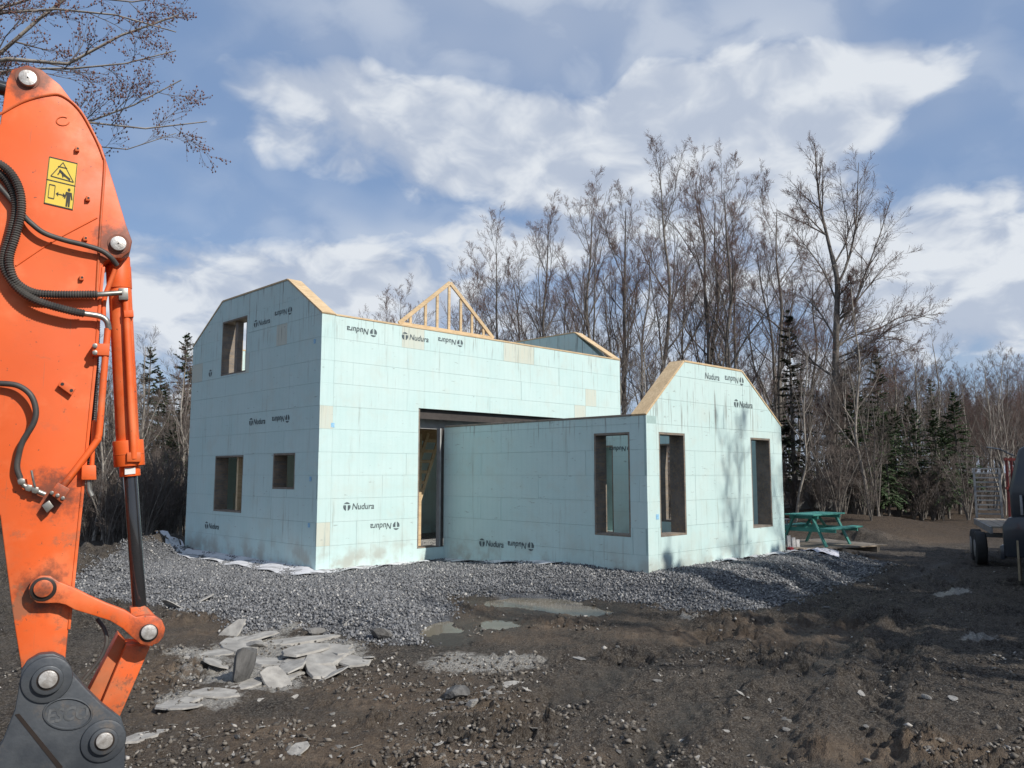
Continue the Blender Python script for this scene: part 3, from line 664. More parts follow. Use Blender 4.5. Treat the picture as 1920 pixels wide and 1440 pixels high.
def bare_tree_meshes(seed, h, trunk=None, limbs=None, r0=.17, nl=13, la=.62, lr=.50, up=.06, first=.28, n2=9, n3=8, n4=4, buds=.012, wob=.10, limb_r=.55, l2=.42, tend=.97, bud_every=1, tmin=.0035, bark='bark'):
    r = np.random.default_rng(seed)
    if trunk is None:
        p = [(0, 0, -.2)]
        for k in range(1, 7): p.append((p[-1][0]+r.normal()*.022*h/1.5, p[-1][1]+r.normal()*.022*h/1.5, h*k/6))
        trunk = [(p, r0)]
    tr_ = []; P1 = []; R1 = []
    for p, rb in trunk:
        q = smoothpath(p, 24); tt = np.linspace(0, 1, 24); rad_ = rb*((1-tt)**.75*.95 if tend > .9 else 1-.55*tt)+.012; rad_[:2] *= np.array([1.45, 1.15]); tr_.append((q[None], rad_[None], 9))
        a, b = spawn(r, q[None], rad_[None], nl, first, tend, la, lr, limb_r, 9, wob, up)
        P1.append(a); R1.append(b)
    for p, rb in (limbs or []):
        q = smoothpath(p, 9); P1.append(q[None]); R1.append((rb*np.linspace(1, .2, 9))[None])
    P1 = np.concatenate(P1); R1 = np.concatenate(R1)
    P2, R2 = spawn(r, P1, R1, n2, .18, .98, .62, l2, .6, 6, wob*1.1, up*.9)
    P3, R3 = spawn(r, P2, R2, n3, .15, 1.0, .58, .48, .65, 4, wob*.7, up, Lmin=.2)
    P4, R4 = spawn(r, P3, R3, n4, .15, 1.0, .55, .6, .75, 3, .05, up, Lmin=.14)
    R3 = np.maximum(R3, tmin); R4 = np.maximum(R4, tmin*.8)
    v, f = tubes_mesh(tr_+[(P1, R1, 6)]); tm = mesh('trunk', v, f, bark, True)
    v, f = tubes_mesh([(P2, R2, 4), (P3, R3, 3), (P4, R4, 3)]); cm = mesh('crown', v, f, 'twig_bark')
    if buds:
        ends = np.concatenate([P4[::bud_every, -1], P4[::bud_every, 1]])
        bv, bf = bud_mesh(ends, buds, r); bm_ = mesh('buds', bv, bf, 'buds')
    else: bm_ = None
    return tm, cm, bm_
def tree_thing(name, meshes, label, cat, loc, sc=1.0, rz=0.0, group=None, rx=0.0):
    o = thing(name, label, cat, loc, rz, group); o.scale = (sc, sc, sc) if not hasattr(sc, '__len__') else sc; o.rotation_euler = (rx, 0, rz)
    obj('trunk', meshes[0], o); c = obj('crown', meshes[1], o)
    if meshes[2]: obj('buds', meshes[2], c)
    return o
def at_depth(px, depth):                                       # ground point seen in pixel column px, depth metres away
    d = FW*1.0 + RT*(px-960)/FPX; d = d/ (d@FW); p = CAM + d*depth; return p[0], p[1]
VAR = [bare_tree_meshes(11, 15, r0=.12, nl=15, la=.55, lr=.42, up=.11, first=.30),
       bare_tree_meshes(12, 16, r0=.135, nl=15, la=.55, lr=.40, up=.10, first=.34),
       bare_tree_meshes(13, 14, r0=.115, nl=14, la=.62, lr=.46, up=.09, first=.25),
       bare_tree_meshes(14, 15, trunk=[([(0,0,-.2),(.1,0,2),(.3,.1,6),(.25,.2,11),(.4,.3,15)], .14), ([(0,.1,-.2),(-.3,.2,2.5),(-1.0,.2,6),(-1.5,.4,10),(-1.8,.3,13.5)], .12)], nl=10, la=.5, lr=.40, up=.12, first=.3)]
THIN = [bare_tree_meshes(21, 9, r0=.06, nl=14, la=.6, lr=.32, up=.08, first=.25, n2=6, n3=5, n4=3, buds=0, tmin=.004, bark='pale_bark'),
        bare_tree_meshes(22, 8, trunk=[([(0,0,-.1),(.2,.1,2.5),(.6,0,5),(.9,.1,8)], .05), ([(.1,0,-.1),(-.3,.2,2.5),(-.8,.2,5),(-1,.3,7)], .045), ([(0,.1,-.1),(.1,-.4,2),(.1,-.9,4.5),(0,-1.2,6.5)], .04)], nl=9, la=.6, lr=.34, up=.07, first=.15, n2=6, n3=5, n4=3, buds=0, tmin=.004)]
BRUSH = [bare_tree_meshes(31+i, 2.6, trunk=[([(0,0,-.1),(a*.4,b*.3,1),(a*.9,b*.8,1.9),(a*1.3,b*1.1,2.4+.3*a)], .018) for a, b in ((.5,.2),(-.6,.4),(.1,-.7),(.8,-.4),(-.3,-.2),(-.1,.8))], nl=6, la=.6, lr=.35, up=.04, first=.15, n2=5, n3=3, n4=2, buds=0, tmin=.004) for i in range(2)]
def conifer_meshes(seed, h, rmax, m='needles', bare=.12, dens=1.0):
    r = np.random.default_rng(seed); P = []; Rr = []; s = np.linspace(0, 1, 6)
    for z in bare*h+(h*.99-bare*h)*r.random(int(190*dens*h/8))**1.05:
        t = (z-bare*h)/(h-bare*h); a = 6.283*r.random(); l = (rmax*(1-t)**.9*min(1, .5+t*3)+.10)*r.uniform(.45, 1.18)
        dz = (.10+.75*t**2+.1*r.normal())*s-(.25+.35*r.random())*s*s*(1-t*.8)
        P.append(np.stack([np.cos(a)*l*s, np.sin(a)*l*s, z+dz*l], -1)); Rr.append((.005+.010*l)*np.linspace(1, .25, 6))
    P = np.array(P); Rr = np.array(Rr)
    tk = np.array([(0, 0, -.2), (0, 0, h*.5), (0, 0, h)])[None]; tkr = np.array([.012*h+.02, .008*h, .006])[None]
    v, f = tubes_mesh([(tk, tkr, 8), (P, Rr, 3)]); tm = mesh('trunk', v, f, 'bark')
    B = len(P); L = np.linalg.norm(P[:, -1]-P[:, 0], axis=1); per = 44
    pi_ = np.repeat(np.arange(B), per); n = len(pi_); t = .12+.88*r.random(n)**.8; ff = t*5; i = np.clip(ff.astype(int), 0, 4); w = (ff-i)[:, None]
    st = P[pi_, i]*(1-w)+P[pi_, i+1]*w; d = P[pi_, i+1]-P[pi_, i]; d /= np.linalg.norm(d, axis=1, keepdims=True)
    side = np.cross(d, [0, 0, 1.]); side /= np.linalg.norm(side, axis=1, keepdims=True)+1e-9; sg = r.choice([-1, 1], n)[:, None]
    ln = (.10+.24*L[pi_]*(1.1-t))*r.uniform(.6, 1.2, n)
    dr = d*.75+side*sg*r.uniform(.4, 1.0, (n, 1))+r.normal(size=(n, 3))*.18; dr[:, 2] -= .12; dr /= np.linalg.norm(dr, axis=1, keepdims=True)
    wd = np.cross(dr, r.normal(size=(n, 3))*.35+np.array([0, 0, 1.])); wd /= np.linalg.norm(wd, axis=1, keepdims=True)+1e-9
    W = (.022+.045*r.random(n)*np.minimum(1, L[pi_]))[:, None]; E_ = st+dr*ln[:, None]; mid = st+dr*(ln*.45)[:, None]
    V = np.stack([st, mid+wd*W, E_, mid-wd*W], 1).reshape(-1, 3); F = np.arange(4*n).reshape(-1, 4)
    return tm, mesh('crown', V, F, m), None
CON = [conifer_meshes(41, 8, 1.9), conifer_meshes(42, 9, 1.7, dens=.9), conifer_meshes(43, 9, 1.3, 'dull_needles', .2, .75)]

def fpath(depth, pts): return [CAM+ray(x, y)*depth*(1+dz) for x, y, dz in pts]
# the big tree that stands free right of the wing: trunk and main limbs follow the photograph
D_ = 34.0; bx_, by_ = at_depth(1572, D_); bz = gz(bx_, by_)
rel = lambda pts: [tuple(p-np.array([bx_, by_, bz])) for p in fpath(D_, pts)]
big = bare_tree_meshes(77, 16, trunk=[(rel([(1572,975,0),(1568,900,0),(1558,850,.003),(1562,780,0),(1566,700,0),(1568,610,0),(1570,530,0),(1560,480,.005)]), .19),
      (rel([(1578,975,.004),(1582,910,.005),(1566,850,.006),(1574,760,.006),(1577,700,.004)]), .13)],
    limbs=[(rel(L), w*.6) for L, w in [
      ([(1562,490,.004),(1550,440,.006),(1537,380,.01),(1530,310,.01),(1528,268,.01)], .14), ([(1570,535,0),(1590,490,0),(1605,420,.01),(1608,350,.01),(1610,305,.01)], .10), ([(1572,600,0),(1600,575,-.01),(1620,520,-.02),(1650,440,-.02),(1668,380,-.02)], .10),
      ([(1570,650,0),(1600,630,.01),(1650,615,.02),(1700,590,.02),(1760,600,.02)], .09), ([(1572,670,0),(1620,650,-.02),(1680,610,-.03),(1740,590,-.04)], .08),
      ([(1570,720,0),(1610,690,.01),(1660,670,.03),(1720,650,.04)], .07), ([(1566,560,0),(1545,510,-.01),(1510,460,-.02),(1480,420,-.02)], .07),
      ([(1562,500,0),(1590,440,.02),(1580,370,.03),(1575,330,.03)], .07), ([(1568,640,0),(1540,590,.01),(1510,560,.02),(1475,545,.02)], .07),
      ([(1566,700,0),(1530,640,-.02),(1500,620,-.03)], .05), ([(1570,620,0),(1610,560,.03),(1660,500,.05),(1695,470,.05)], .08), ([(1568,760,0),(1620,730,-.01),(1690,700,-.02)], .05), ([(1548,440,0),(1510,400,.01),(1485,360,.02)], .06)]],
    nl=7, la=.7, lr=.28, up=.06, first=.45, n2=13, n3=10, n4=4, l2=.46, tend=.85, wob=.09, limb_r=.35)
tree_thing('bare_maple', big, 'tall bare tree with a forked pale trunk standing behind the picnic table', 'tree', (bx_, by_, bz))
# tall bare trees close behind the house: each with its own place, height set from its top in the photograph
def height_at(px, top, depth):
    p = CAM+ray(px, top)*depth; return p[2]
rs = random.Random(3)
TALL = [(945,410,37,2),(1030,395,38,1),(985,470,41,0),(1108,350,36,1),(1165,345,38,3),(1205,430,34,0),(1245,270,36,1),(1300,340,40,2),(1340,285,37,0),(1385,300,36,1),(1425,335,39,2),(1455,420,41,0),(1050,520,43,3),(1135,470,42,2),(760,545,40,0),(720,560,43,2),(890,520,42,1),(1490,480,43,2),(1290,470,43,1),(1370,450,44,3)]
VH = [15, 16, 14, 15]
for i, (px, top, dp, v) in enumerate(TALL):
    x, y = at_depth(px, dp); z = gz(x, y); h = height_at(px, top, dp)-z
    tree_thing('bare_tree', VAR[v], ('twin-stemmed ' if v == 3 else 'single-stemmed ')+('bare tree rising behind the roof truss' if px < 900 else 'tall bare tree rising behind the far gable of the tall block' if px < 1070 else 'tall bare tree rising between the tall block and the wing' if px < 1220 else 'tall bare tree rising behind the wing gable'), 'tree', (x, y, z), h/VH[v]*.94, rs.uniform(0, 6.28), 'tall bare trees behind the house')
# thinner wood to the right and behind, receding
WOOD = []
for i in range(40):
    px = rs.uniform(1440, 1960); WOOD.append((px, rs.uniform(42, 62), rs.choice([0, 1, 2, 3]), rs.uniform(.48, .66)*(1-.28*max(0, min(1, (px-1620)/200)))))
for i in range(13): WOOD.append((rs.uniform(880, 1500), rs.uniform(44, 56), rs.choice([0, 1, 2, 3]), rs.uniform(.5, .68)))
for i in range(26): WOOD.append((rs.uniform(1640, 2100), rs.uniform(60, 95), rs.choice([0, 1, 2, 3]), rs.uniform(.45, .62)))
for i in range(16): WOOD.append((rs.uniform(640, 900), rs.uniform(42, 60), rs.choice([0, 1, 2]), rs.uniform(.5, .62)))
for i in range(34): WOOD.append((rs.uniform(-150, 420), rs.uniform(27, 50), rs.choice([0, 2, 3]), rs.uniform(.25, .40)))
for i in range(52): WOOD.append((rs.uniform(1640, 2010), rs.uniform(40, 70), rs.choice([0, 1, 2, 3]), rs.uniform(.36, .48)))
for px, dp, v, s in WOOD:
    x, y = at_depth(px, dp)
    tree_thing('bare_tree', VAR[v], ('small bare tree in the thicket behind the digger arm' if px < 440 else 'bare tree deep in the wood behind the house' if px < 1500 else 'bare tree of the wood beyond the picnic table' if px < 1700 else 'bare tree of the wood beyond the trailer'), 'tree', (x, y, gz(x, y)), s*rs.uniform(.9, 1.1), rs.uniform(0, 6.28), 'bare trees of the wood')
for i in range(70):
    k = i % 3; px = rs.uniform(1480, 1900) if k == 0 else rs.uniform(140, 365) if k == 1 else rs.uniform(1000, 1500); dp = rs.uniform(29, 46) if k != 1 else rs.uniform(23, 30)
    if k == 0 and px > 1640 and dp < 33: dp += 8
    x, y = at_depth(px, dp); v = rs.choice([0, 1])
    tree_thing('sapling', THIN[v], ['slender pale sapling', 'multi-stemmed grey sapling'][v]+[' at the wood edge beyond the picnic table', ' in the thicket behind the digger arm', ' behind the house'][k], 'tree', (x, y, gz(x, y)), rs.uniform(.55, .95) if k != 1 else rs.uniform(.5, .72), rs.uniform(0, 6.28), ['slender saplings', 'multi-stemmed saplings'][v], rs.gauss(0, .06))
# conifers
CONS = [(1600,32,0,.62),(1640,33,1,.46),(1672,35,0,.62),(1712,34,1,.50),(1748,36,0,.58),(1786,36,0,.70),(1655,32,0,.5),(1765,33,0,.52),(1645,37,1,.8),(1700,39,0,.72),(1585,38,1,.7),(1560,40,0,.66),(1620,42,0,.8),(1745,42,1,.7),
    (310,30,1,.62),(350,29,0,.62),(280,33,1,.75),(240,31,0,.6),(190,33,1,.7),(330,26,0,.45),(260,27,0,.42),(215,28,1,.48),(160,31,0,.65),(370,34,1,.8),(100,32,1,.8),(300,36,0,.85),(345,38,1,.9),(1460,42,1,.75),(1330,46,0,.8),(1150,46,0,.7),(1232,40,0,.62),(1262,42,1,.7)]
for px, dp, v, s in CONS:
    x, y = at_depth(px, dp)
    tree_thing('fir_tree', CON[v], ['broad dark green fir', 'narrow dark green fir'][v]+(' in the thicket behind the digger arm' if px < 400 else ' deep in the wood behind the house' if px < 1480 else ' at the wood edge beyond the picnic table'), 'conifer', (x, y, gz(x, y)), s*rs.uniform(.93, 1.07), rs.uniform(0, 6.28), ['broad dark firs', 'narrow dark firs'][v])
x, y = at_depth(1483, 36)
tree_thing('old_spruce', CON[2], 'tall thin brownish spruce rising behind the wing gable', 'conifer', (x, y, gz(x, y)), 1.03, 1.0)
# brush along the wood's edge
for i in range(90):
    k = i % 3; px = rs.uniform(140, 370) if k == 0 else rs.uniform(1475, 1840) if k == 1 else rs.uniform(1000, 1500)
    dp = rs.uniform(21.5, 27) if k == 0 else rs.uniform(27, 38)
    if k == 1 and px > 1640: dp = rs.uniform(31, 40)
    x, y = at_depth(px, dp); v = rs.choice([0, 1])
    tree_thing('bare_shrub', BRUSH[v], ['tangled bare shrub in the thicket behind the digger arm', 'tangled bare shrub at the wood edge beyond the picnic table', 'tangled bare shrub behind the house'][k], 'shrub', (x, y, gz(x, y)), rs.uniform(.5, 1.1), rs.uniform(0, 6.28), 'bare shrubs along the wood edge')
# trees behind and right of the camera: they throw the shade on the yard
for (x, y, v, s) in [(1.2,-18.5,2,.7),(3.6,-20,0,.75),(7.9,-16.8,1,.68),(9.8,-17.6,0,.75),(11.6,-17.2,3,.8),(13.5,-19,1,.8),(16,-18,0,.8),(12.4,-22,1,.9),(15,-23,2,.9)]:
    tree_thing('bare_tree', VAR[v], 'bare tree across the yard from the house', 'tree', (x, y, gz(x, y)), s, rs.uniform(0, 6.28), 'trees across the yard')
for k in range(44):
    x = -1.6+(k % 12)*1.75+rs.uniform(-.4, .4); y = -16.4-(k//12)*2.3+rs.uniform(-.5, .5); s = (.66 if x < 1 else .80 if x < 4.5 else 1.0)*rs.uniform(.85, 1.1)+(k//12)*.16; v = rs.choice([0, 1])
    if x < 3.2+(k//12)*.8: continue
    tree_thing('fir_tree', CON[v], 'dark fir across the yard from the house', 'conifer', (x, y, gz(x, y)), (s*1.25, s*1.25, s), rs.uniform(0, 6.28), 'firs across the yard')
# the tree whose budding boughs hang in behind the digger arm
D_ = 11.5; tx, ty = at_depth(-330, D_+1.5); tz = gz(tx, ty)
rel = lambda pts: [tuple(p-np.array([tx, ty, tz])) for p in fpath(D_, pts)]
tp = [(0, 0, -.2), (.05, .1, 2.5), (-.1, .1, 5), (.2, 0, 8), (.3, .1, 11)]
near_t = bare_tree_meshes(91, 11, trunk=[(tp, .22)], nl=6, la=.9, lr=.2, first=.6, up=.03, limb_r=.4, n2=12, n3=8, n4=4, buds=.013, wob=.10, l2=.20, tmin=.0022, bark='pale_bark',
    limbs=[(rel(L), w*.75) for L, w in [([(-330,330,.12),(-150,170,.05),(0,112,0),(90,128,0),(180,98,0),(235,62,.01),(335,28,.02)], .075), ([(-330,300,.12),(-120,180,.06),(0,100,.03),(60,45,.03),(125,0,.04),(220,-90,.05)], .08),
      ([(-330,420,.12),(-100,330,.05),(60,275,0),(170,225,0),(240,225,.0),(300,250,.01),(388,228,.02)], .05), ([(-330,400,.12),(-60,310,.06),(120,250,.03),(200,205,.03),(290,190,.03),(340,150,.04)], .05),
      ([(-330,250,.12),(-100,60,.02),(60,20,-.02),(200,25,-.03),(330,60,-.03)], .05), ([(-330,340,.12),(-60,150,.1),(120,130,.08),(230,120,.08),(330,95,.09)], .05), ([(-330,420,.12),(-20,330,.08),(150,270,.06),(250,280,.06),(330,250,.07)], .035), ([(-330,200,.12),(-60,40,.1),(100,-10,.1),(220,5,.1),(340,-10,.1)], .05)]])
tree_thing('budding_tree', near_t, 'bare tree with red buds whose boughs hang above the digger arm', 'tree', (tx, ty, tz))

# ------------------------------------------------------------------ excavator arm
D_ = 4.5; AO = CAM+ray(150, 750)*D_; AN = CAM-AO; AN[2] = 0; AN = AN/np.linalg.norm(AN); AR = np.cross(np.array([0, 0, 1.]), AN)   # arm plane: faces the camera
def A_(px, py, c=0.0):
    d = ray(px, py); return CAM+d*(((AO+AN*c)-CAM)@AN)/(d@AN)
PINS = [A_(52, 145), A_(222, 456), A_(81, 1105), A_(279, 1187), A_(88, 1275), A_(105, 925)]
def paint_extra(g, co, c, b):
    pos = g.n('ShaderNodeNewGeometry').outputs['Position']
    sc = g.noise(g.scale(pos, 3, 3, 9), 2.2, 8, .75); c = g.mix(g.m('MULTIPLY', g.mapr(sc, .58, .70), .45), c, (.40, .11, .04)); fd_ = g.noise(pos, 2.6, 5, .6); c = g.mix(g.m('MULTIPLY', g.mapr(fd_, .48, .66), .35), c, (.88, .27, .11)); ln_ = g.noise(g.scale(pos, 60, 60, 2.5), 1.0, 3, .5); c = g.mix(g.m('MULTIPLY', g.mapr(ln_, .68, .74), .35), c, (.34, .12, .06))
    dt = g.noise(pos, 1.6, 6, .65); c = g.mix(g.m('MULTIPLY', g.mapr(dt, .5, .75), .22), c, (.42, .20, .10))
    sp = g.n('ShaderNodeSeparateXYZ'); g.put(sp.inputs[0], pos)
    lowd = g.m('MULTIPLY', g.mapr(sp.outputs[2], 1.5, .5), g.mapr(g.noise(pos, 9, 6, .7), .56, .66)); c = g.mix(g.m('MULTIPLY', lowd, .85), c, (.07, .045, .035)); c = g.mix(g.m('MULTIPLY', g.m('MULTIPLY', g.mapr(sp.outputs[2], 2.3, .6), g.mapr(g.noise(pos, 3.5, 6, .7), .45, .7)), .45), c, (.30, .17, .09))
    ch = g.mapr(g.noise(pos, 30, 4, .65), .67, .70); c = g.mix(g.m('MULTIPLY', ch, .7), c, (.06, .04, .03))
    gn = g.noise(pos, 14, 6, .7)
    for q in PINS:                                             # grease and grit worked out round each pin
        dd = g.v('LENGTH', g.v('SUBTRACT', pos, tuple(q))); c = g.mix(g.m('MULTIPLY', g.mapr(g.m('ADD', dd, g.m('MULTIPLY', g.m('SUBTRACT', gn, .5), .30)), .17, .05), .8), c, (.06, .035, .025))
    mu = g.m('MULTIPLY', g.mapr(g.noise(pos, 5, 7, .72), .55, .64), g.mapr(sp.outputs[2], 2.6, .7, .05, .75)); c = g.mix(mu, c, (.20, .12, .07))
    g.put(b.inputs['Roughness'], g.mapr(dt, .3, .7, .42, .7)); return c
mat('orange_paint', (.76, .120, .018), .45, nscale=1.2, col2=(.66, .098, .015), extra=paint_extra, bump=.03, bscale=8)
mat('dark_orange', (.62, .12, .022), .5, nscale=2, col2=(.5, .09, .02), extra=paint_extra)
mat('hose_rubber', (.035, .033, .032), .55, nscale=8, col2=(.075, .068, .06))
mat('chrome_dark', (.025, .025, .027), .12, .0, coat=.6)
mat('pin_steel', (.62, .60, .57), .4, .5, nscale=30, col2=(.36, .33, .30), bump=.15, bscale=60)
mat('fitting', (.36, .35, .32), .4, .7, nscale=20, col2=(.2, .19, .17))
def iron_extra(g, co, c, b):
    pos = g.n('ShaderNodeNewGeometry').outputs['Position']; n = g.noise(pos, 6, 8, .7)
    c = g.mix(g.mapr(n, .55, .72, 0, .55), c, (.17, .13, .095)); g.put(b.inputs['Roughness'], g.mapr(n, .3, .7, .32, .6)); return c
mat('coupler_iron', (.055, .062, .072), .45, .25, nscale=5, col2=(.085, .092, .10), extra=iron_extra, bump=.12, bscale=25)
mat('cast_iron_worn', (.15, .155, .16), .5, .3, nscale=30, col2=(.08, .085, .09))
mat('grease', (.03, .022, .018), .4)
mat('decal_yellow', (.72, .52, .06), .5, var=.08); mat('decal_black', (.03, .028, .02), .6); mat('label_white', (.75, .75, .72), .6)
PXM = D_/FPX
ex = thing('excavator', 'orange excavator with its arm reaching down over the mud, hoses along the arm', 'excavator')
def plate(name, pts, c1, c0, m, parent=ex, bevel=.006):
    F = [Vector(A_(x, y, c1)) for x, y in pts]; B = [v+Vector(AN)*(c0-c1) for v in F]
    return MB().prism(F, B).build(name, m, parent, bevel, True)
def disc(name, px, py, rpx, c0, c1, m, parent=ex, n=36, bevel=.003):
    a = Vector(A_(px, py, c1)); d = Vector(AN)
    return MB().tube([a+d*(c0-c1), a], rpx*PXM, n).build(name, m, parent, bevel, True)
def hose(name, pts, rpx, m, parent=ex, c=None, ribs=False, n=12, k=10):
    P = spline([A_(*p) if len(p) == 3 else A_(p[0], p[1], c) for p in pts], k)
    if ribs:
        s = np.r_[0, np.cumsum([np.linalg.norm(b-a) for a, b in zip(P, P[1:])])]; cnt = int(s[-1]/(.0065)); t = np.linspace(0, s[-1], cnt)
        Q = [np.array([np.interp(q, s, [p[i] for p in P]) for i in range(3)]) for q in t]
        return MB().tube(Q, [rpx*PXM*(1.0 if i % 2 else .80) for i in range(cnt)], n).build(name, m, parent, 0, False)
    return MB().tube(P, rpx*PXM, n).build(name, m, parent, 0, True)
STICK = [(-190,560),(-150,440),(-60,318),(0,232),(12,152),(22,130),(50,121),(78,130),(112,158),(150,208),(190,272),(215,350),(236,420),(248,452),(244,472),(228,484),(206,484),(194,492),(187,560),(178,680),(164,820),(150,960),(138,1080),(128,1180),(122,1240),(118,1292),(60,1300),(40,1253),(23,1147),(0,967),(-60,880),(-150,740)]
stick = plate('stick', STICK, 0, -.34, 'orange_paint', bevel=.008)
plate('edge_flange', [(191,500),(197,500),(191,560),(182,680),(168,820),(154,960),(142,1080),(132,1180),(127,1180),(136,1080),(148,960),(162,820),(176,680),(185,560)], .006, -.02, 'orange_paint', stick, .002)
hose('weld_bead', [(-20,226),(0,214),(45,190),(90,178),(118,180),(150,207),(178,256),(193,292),(196,312),(190,400),(184,500),(181,560)], 2.4, 'dark_orange', stick, .003, n=8)
for a, b in (((120,416),(183,328)),): pass
hose('weld_bead', [(30,498),(100,452),(182,408)], 1.6, 'orange_paint', stick, .002, n=6)
for x, y in ((145,279),(165,372),(160,447),(153,521)): plate('bolt_boss', [(x-4,y-5),(x+4,y-4),(x+4,y+4),(x-4,y+4)], .022, 0, 'dark_orange', stick, .002); disc('bolt_hole', x+1, y-1, 2, .02, .0235, 'grease', stick, 10, 0)
plate('clamp_lug', [(108,722),(116,711),(142,728),(134,741)], .035, 0, 'orange_paint', stick, .003); disc('bolt_hole', 117, 720, 3, .03, .037, 'grease', stick, 10, 0); disc('bolt_hole', 134, 732, 3, .03, .037, 'grease', stick, 10, 0)
pts = [(118+12*math.cos(a), 227+8*math.sin(a)) for a in np.linspace(.2, 5.4, 14)]; hose('cast_mark', pts, 1.2, 'dark_orange', stick, .002, n=6, k=2)
for (x, y, r) in ((52,145,15),(222,456,14)):
    disc('pin_seat', x, y+1, r*1.35, 0, .004, 'dark_orange', stick, 36, 0); p = disc('pin', x, y, r, -.4, .028, 'pin_steel'); disc('pin_dimple', x, y, 1.6, .02, .0295, 'grease', p, 10, 0)
# warning decal
dc = plate('warning_decal', [(92,293),(146,306),(137,394),(82,381)], .003, .0005, 'decal_yellow', stick, 0)
def dq(u, v): return (92+54*u-10*v+1*u*v, 293+13*u+88*v)
def dpoly(pts, m='decal_black', c=.0042): return obj('pictogram', mesh('pictogram', [A_(*dq(u, v), c) for u, v in pts], [tuple(reversed(range(len(pts))))], m), dc)
def dline(a, b, w=.02):
    a, b = np.array(a), np.array(b); d = (b-a)/np.linalg.norm(b-a); n_ = np.array([-d[1], d[0]])*w; dpoly([a-n_, b-n_, b+n_, a+n_])
for a, b in (((.5,.06),(.13,.40)),((.13,.40),(.92,.42)),((.92,.42),(.5,.06)),((.0,.49),(1,.49)),((.12,.58),(.12,.86)),((.12,.86),(.32,.86)),((.32,.86),(.32,.58)),((.32,.58),(.12,.58)),((.42,.74),(.64,.74)),((.34,.165),(.66,.165)),((.015,.01),(.985,.01)),((.015,.99),(.985,.99)),((.02,.0),(.02,1)),((.98,0),(.98,1))): dline(a, b, .012)
dline((.40,.235),(.62,.33), .03); dline((.36,.34),(.44,.25), .018); dline((.60,.32),(.80,.385), .024); dline((.50,.28),(.55,.37), .02)
dpoly([(.36,.74),(.45,.69),(.45,.79)]); dpoly([(.70,.74),(.61,.79),(.61,.69)])
dpoly([(.80+.05*math.cos(a), .60+.035*math.sin(a)) for a in np.linspace(0, 6.28, 10)[:-1]]); dpoly([(.70,.65),(.90,.65),(.95,.80),(.90,.80),(.87,.70),(.87,.96),(.81,.96),(.80,.82),(.79,.96),(.73,.96),(.73,.70),(.70,.80),(.65,.80)])
# hoses
hose('hydraulic_hose', [(-40,298,.05),(-10,303,.05),(18,322,.06),(36,355,.07),(40,395,.07),(30,440,.07),(18,480,.07),(20,507,.07),(32,530,.06),(60,547,.05),(100,552,.05),(183,552,.05)], 8, 'hose_rubber', ribs=True)
hose('hydraulic_hose', [(-40,312,.03),(-10,320,.03),(10,335,.03),(25,362,.035),(29,395,.035),(19,440,.035),(7,480,.04),(10,508,.05),(38,545,.06),(77,567,.07),(133,583,.07),(158,588,.06)], 8, 'hose_rubber', ribs=True)
hose('hose_end', [(183,552,.05),(200,551,.05),(228,549,.04)], 5, 'fitting'); hose('hose_end', [(158,588,.06),(187,593,.05),(200,602,.05),(204,618,.04)], 5.5, 'fitting')
hose('thin_hose', [(-10,340,.02),(18,372,.03),(43,403,.04),(60,420,.05),(83,437,.05),(120,450,.05),(160,460,.05),(190,470,.04),(208,483,.03),(219,497,.0)], 5, 'hose_rubber')
hose('lower_hose', [(-30,720,.03),(0,719,.04),(33,723,.05),(57,740,.06),(67,767,.06),(63,793,.06),(43,827,.05),(35,853,.04),(32,877,.04),(38,897,.04)], 5.2, 'hose_rubber')
hose('pipe_fitting', [(34,884,.04),(38,900,.04),(46,911,.04),(62,918,.04),(85,927,.04)], 4.6, 'fitting'); hose('valve_lever', [(66,915,.05),(62,898,.06),(59,882,.06)], 2, 'fitting')
for x, y in ((40,903),(54,915),(66,919)): disc('pipe_nut', x, y, 6.5, .02, .055, 'fitting', ex, 6, .001)
plate('valve_block', [(92,925),(108,904),(132,917),(116,944)], .075, 0, 'orange_paint', bevel=.005); plate('valve_cap', [(78,948),(92,938),(101,950),(88,962)], .06, .0, 'fitting', bevel=.003)
for x, y in ((97,924),(108,929),(118,934)): disc('valve_bolt', x, y, 3.4, .07, .084, 'fitting', ex, 10, .001)
hose('steel_pipe', [(112,918,.04),(125,902,.05),(178,832,.05),(184,820,.05),(187,800,.05),(195,700,.05),(201,630,.04),(202,616,.04)], 6, 'orange_paint', k=8)
hose('steel_pipe', [(172,880,.0),(176,800,.0),(178,790,0)], 4, 'orange_paint'); plate('pipe_block', [(153,872),(180,872),(181,900),(152,900)], .05, 0, 'orange_paint'); hose('pipe_fitting', [(166,900,.02),(167,918,.02),(172,930,.02)], 4.5, 'fitting')
hose('hydraulic_hose', [(184,520,-.08),(181,640,-.08),(176,760,-.08),(168,890,-.08)], 6, 'hose_rubber', ribs=True)
plate('pipe_clamp', [(174,644),(206,644),(205,667),(173,665)], .07, .0, 'orange_paint', bevel=.003)
for x, y in ((178,648),(178,661)): disc('clamp_bolt', x, y, 4.5, .06, .082, 'fitting', ex, 10, .001)
hose('steel_pipe', [(194,600,-.02),(196,560,-.02),(216,505,.0)], 4.5, 'orange_paint')
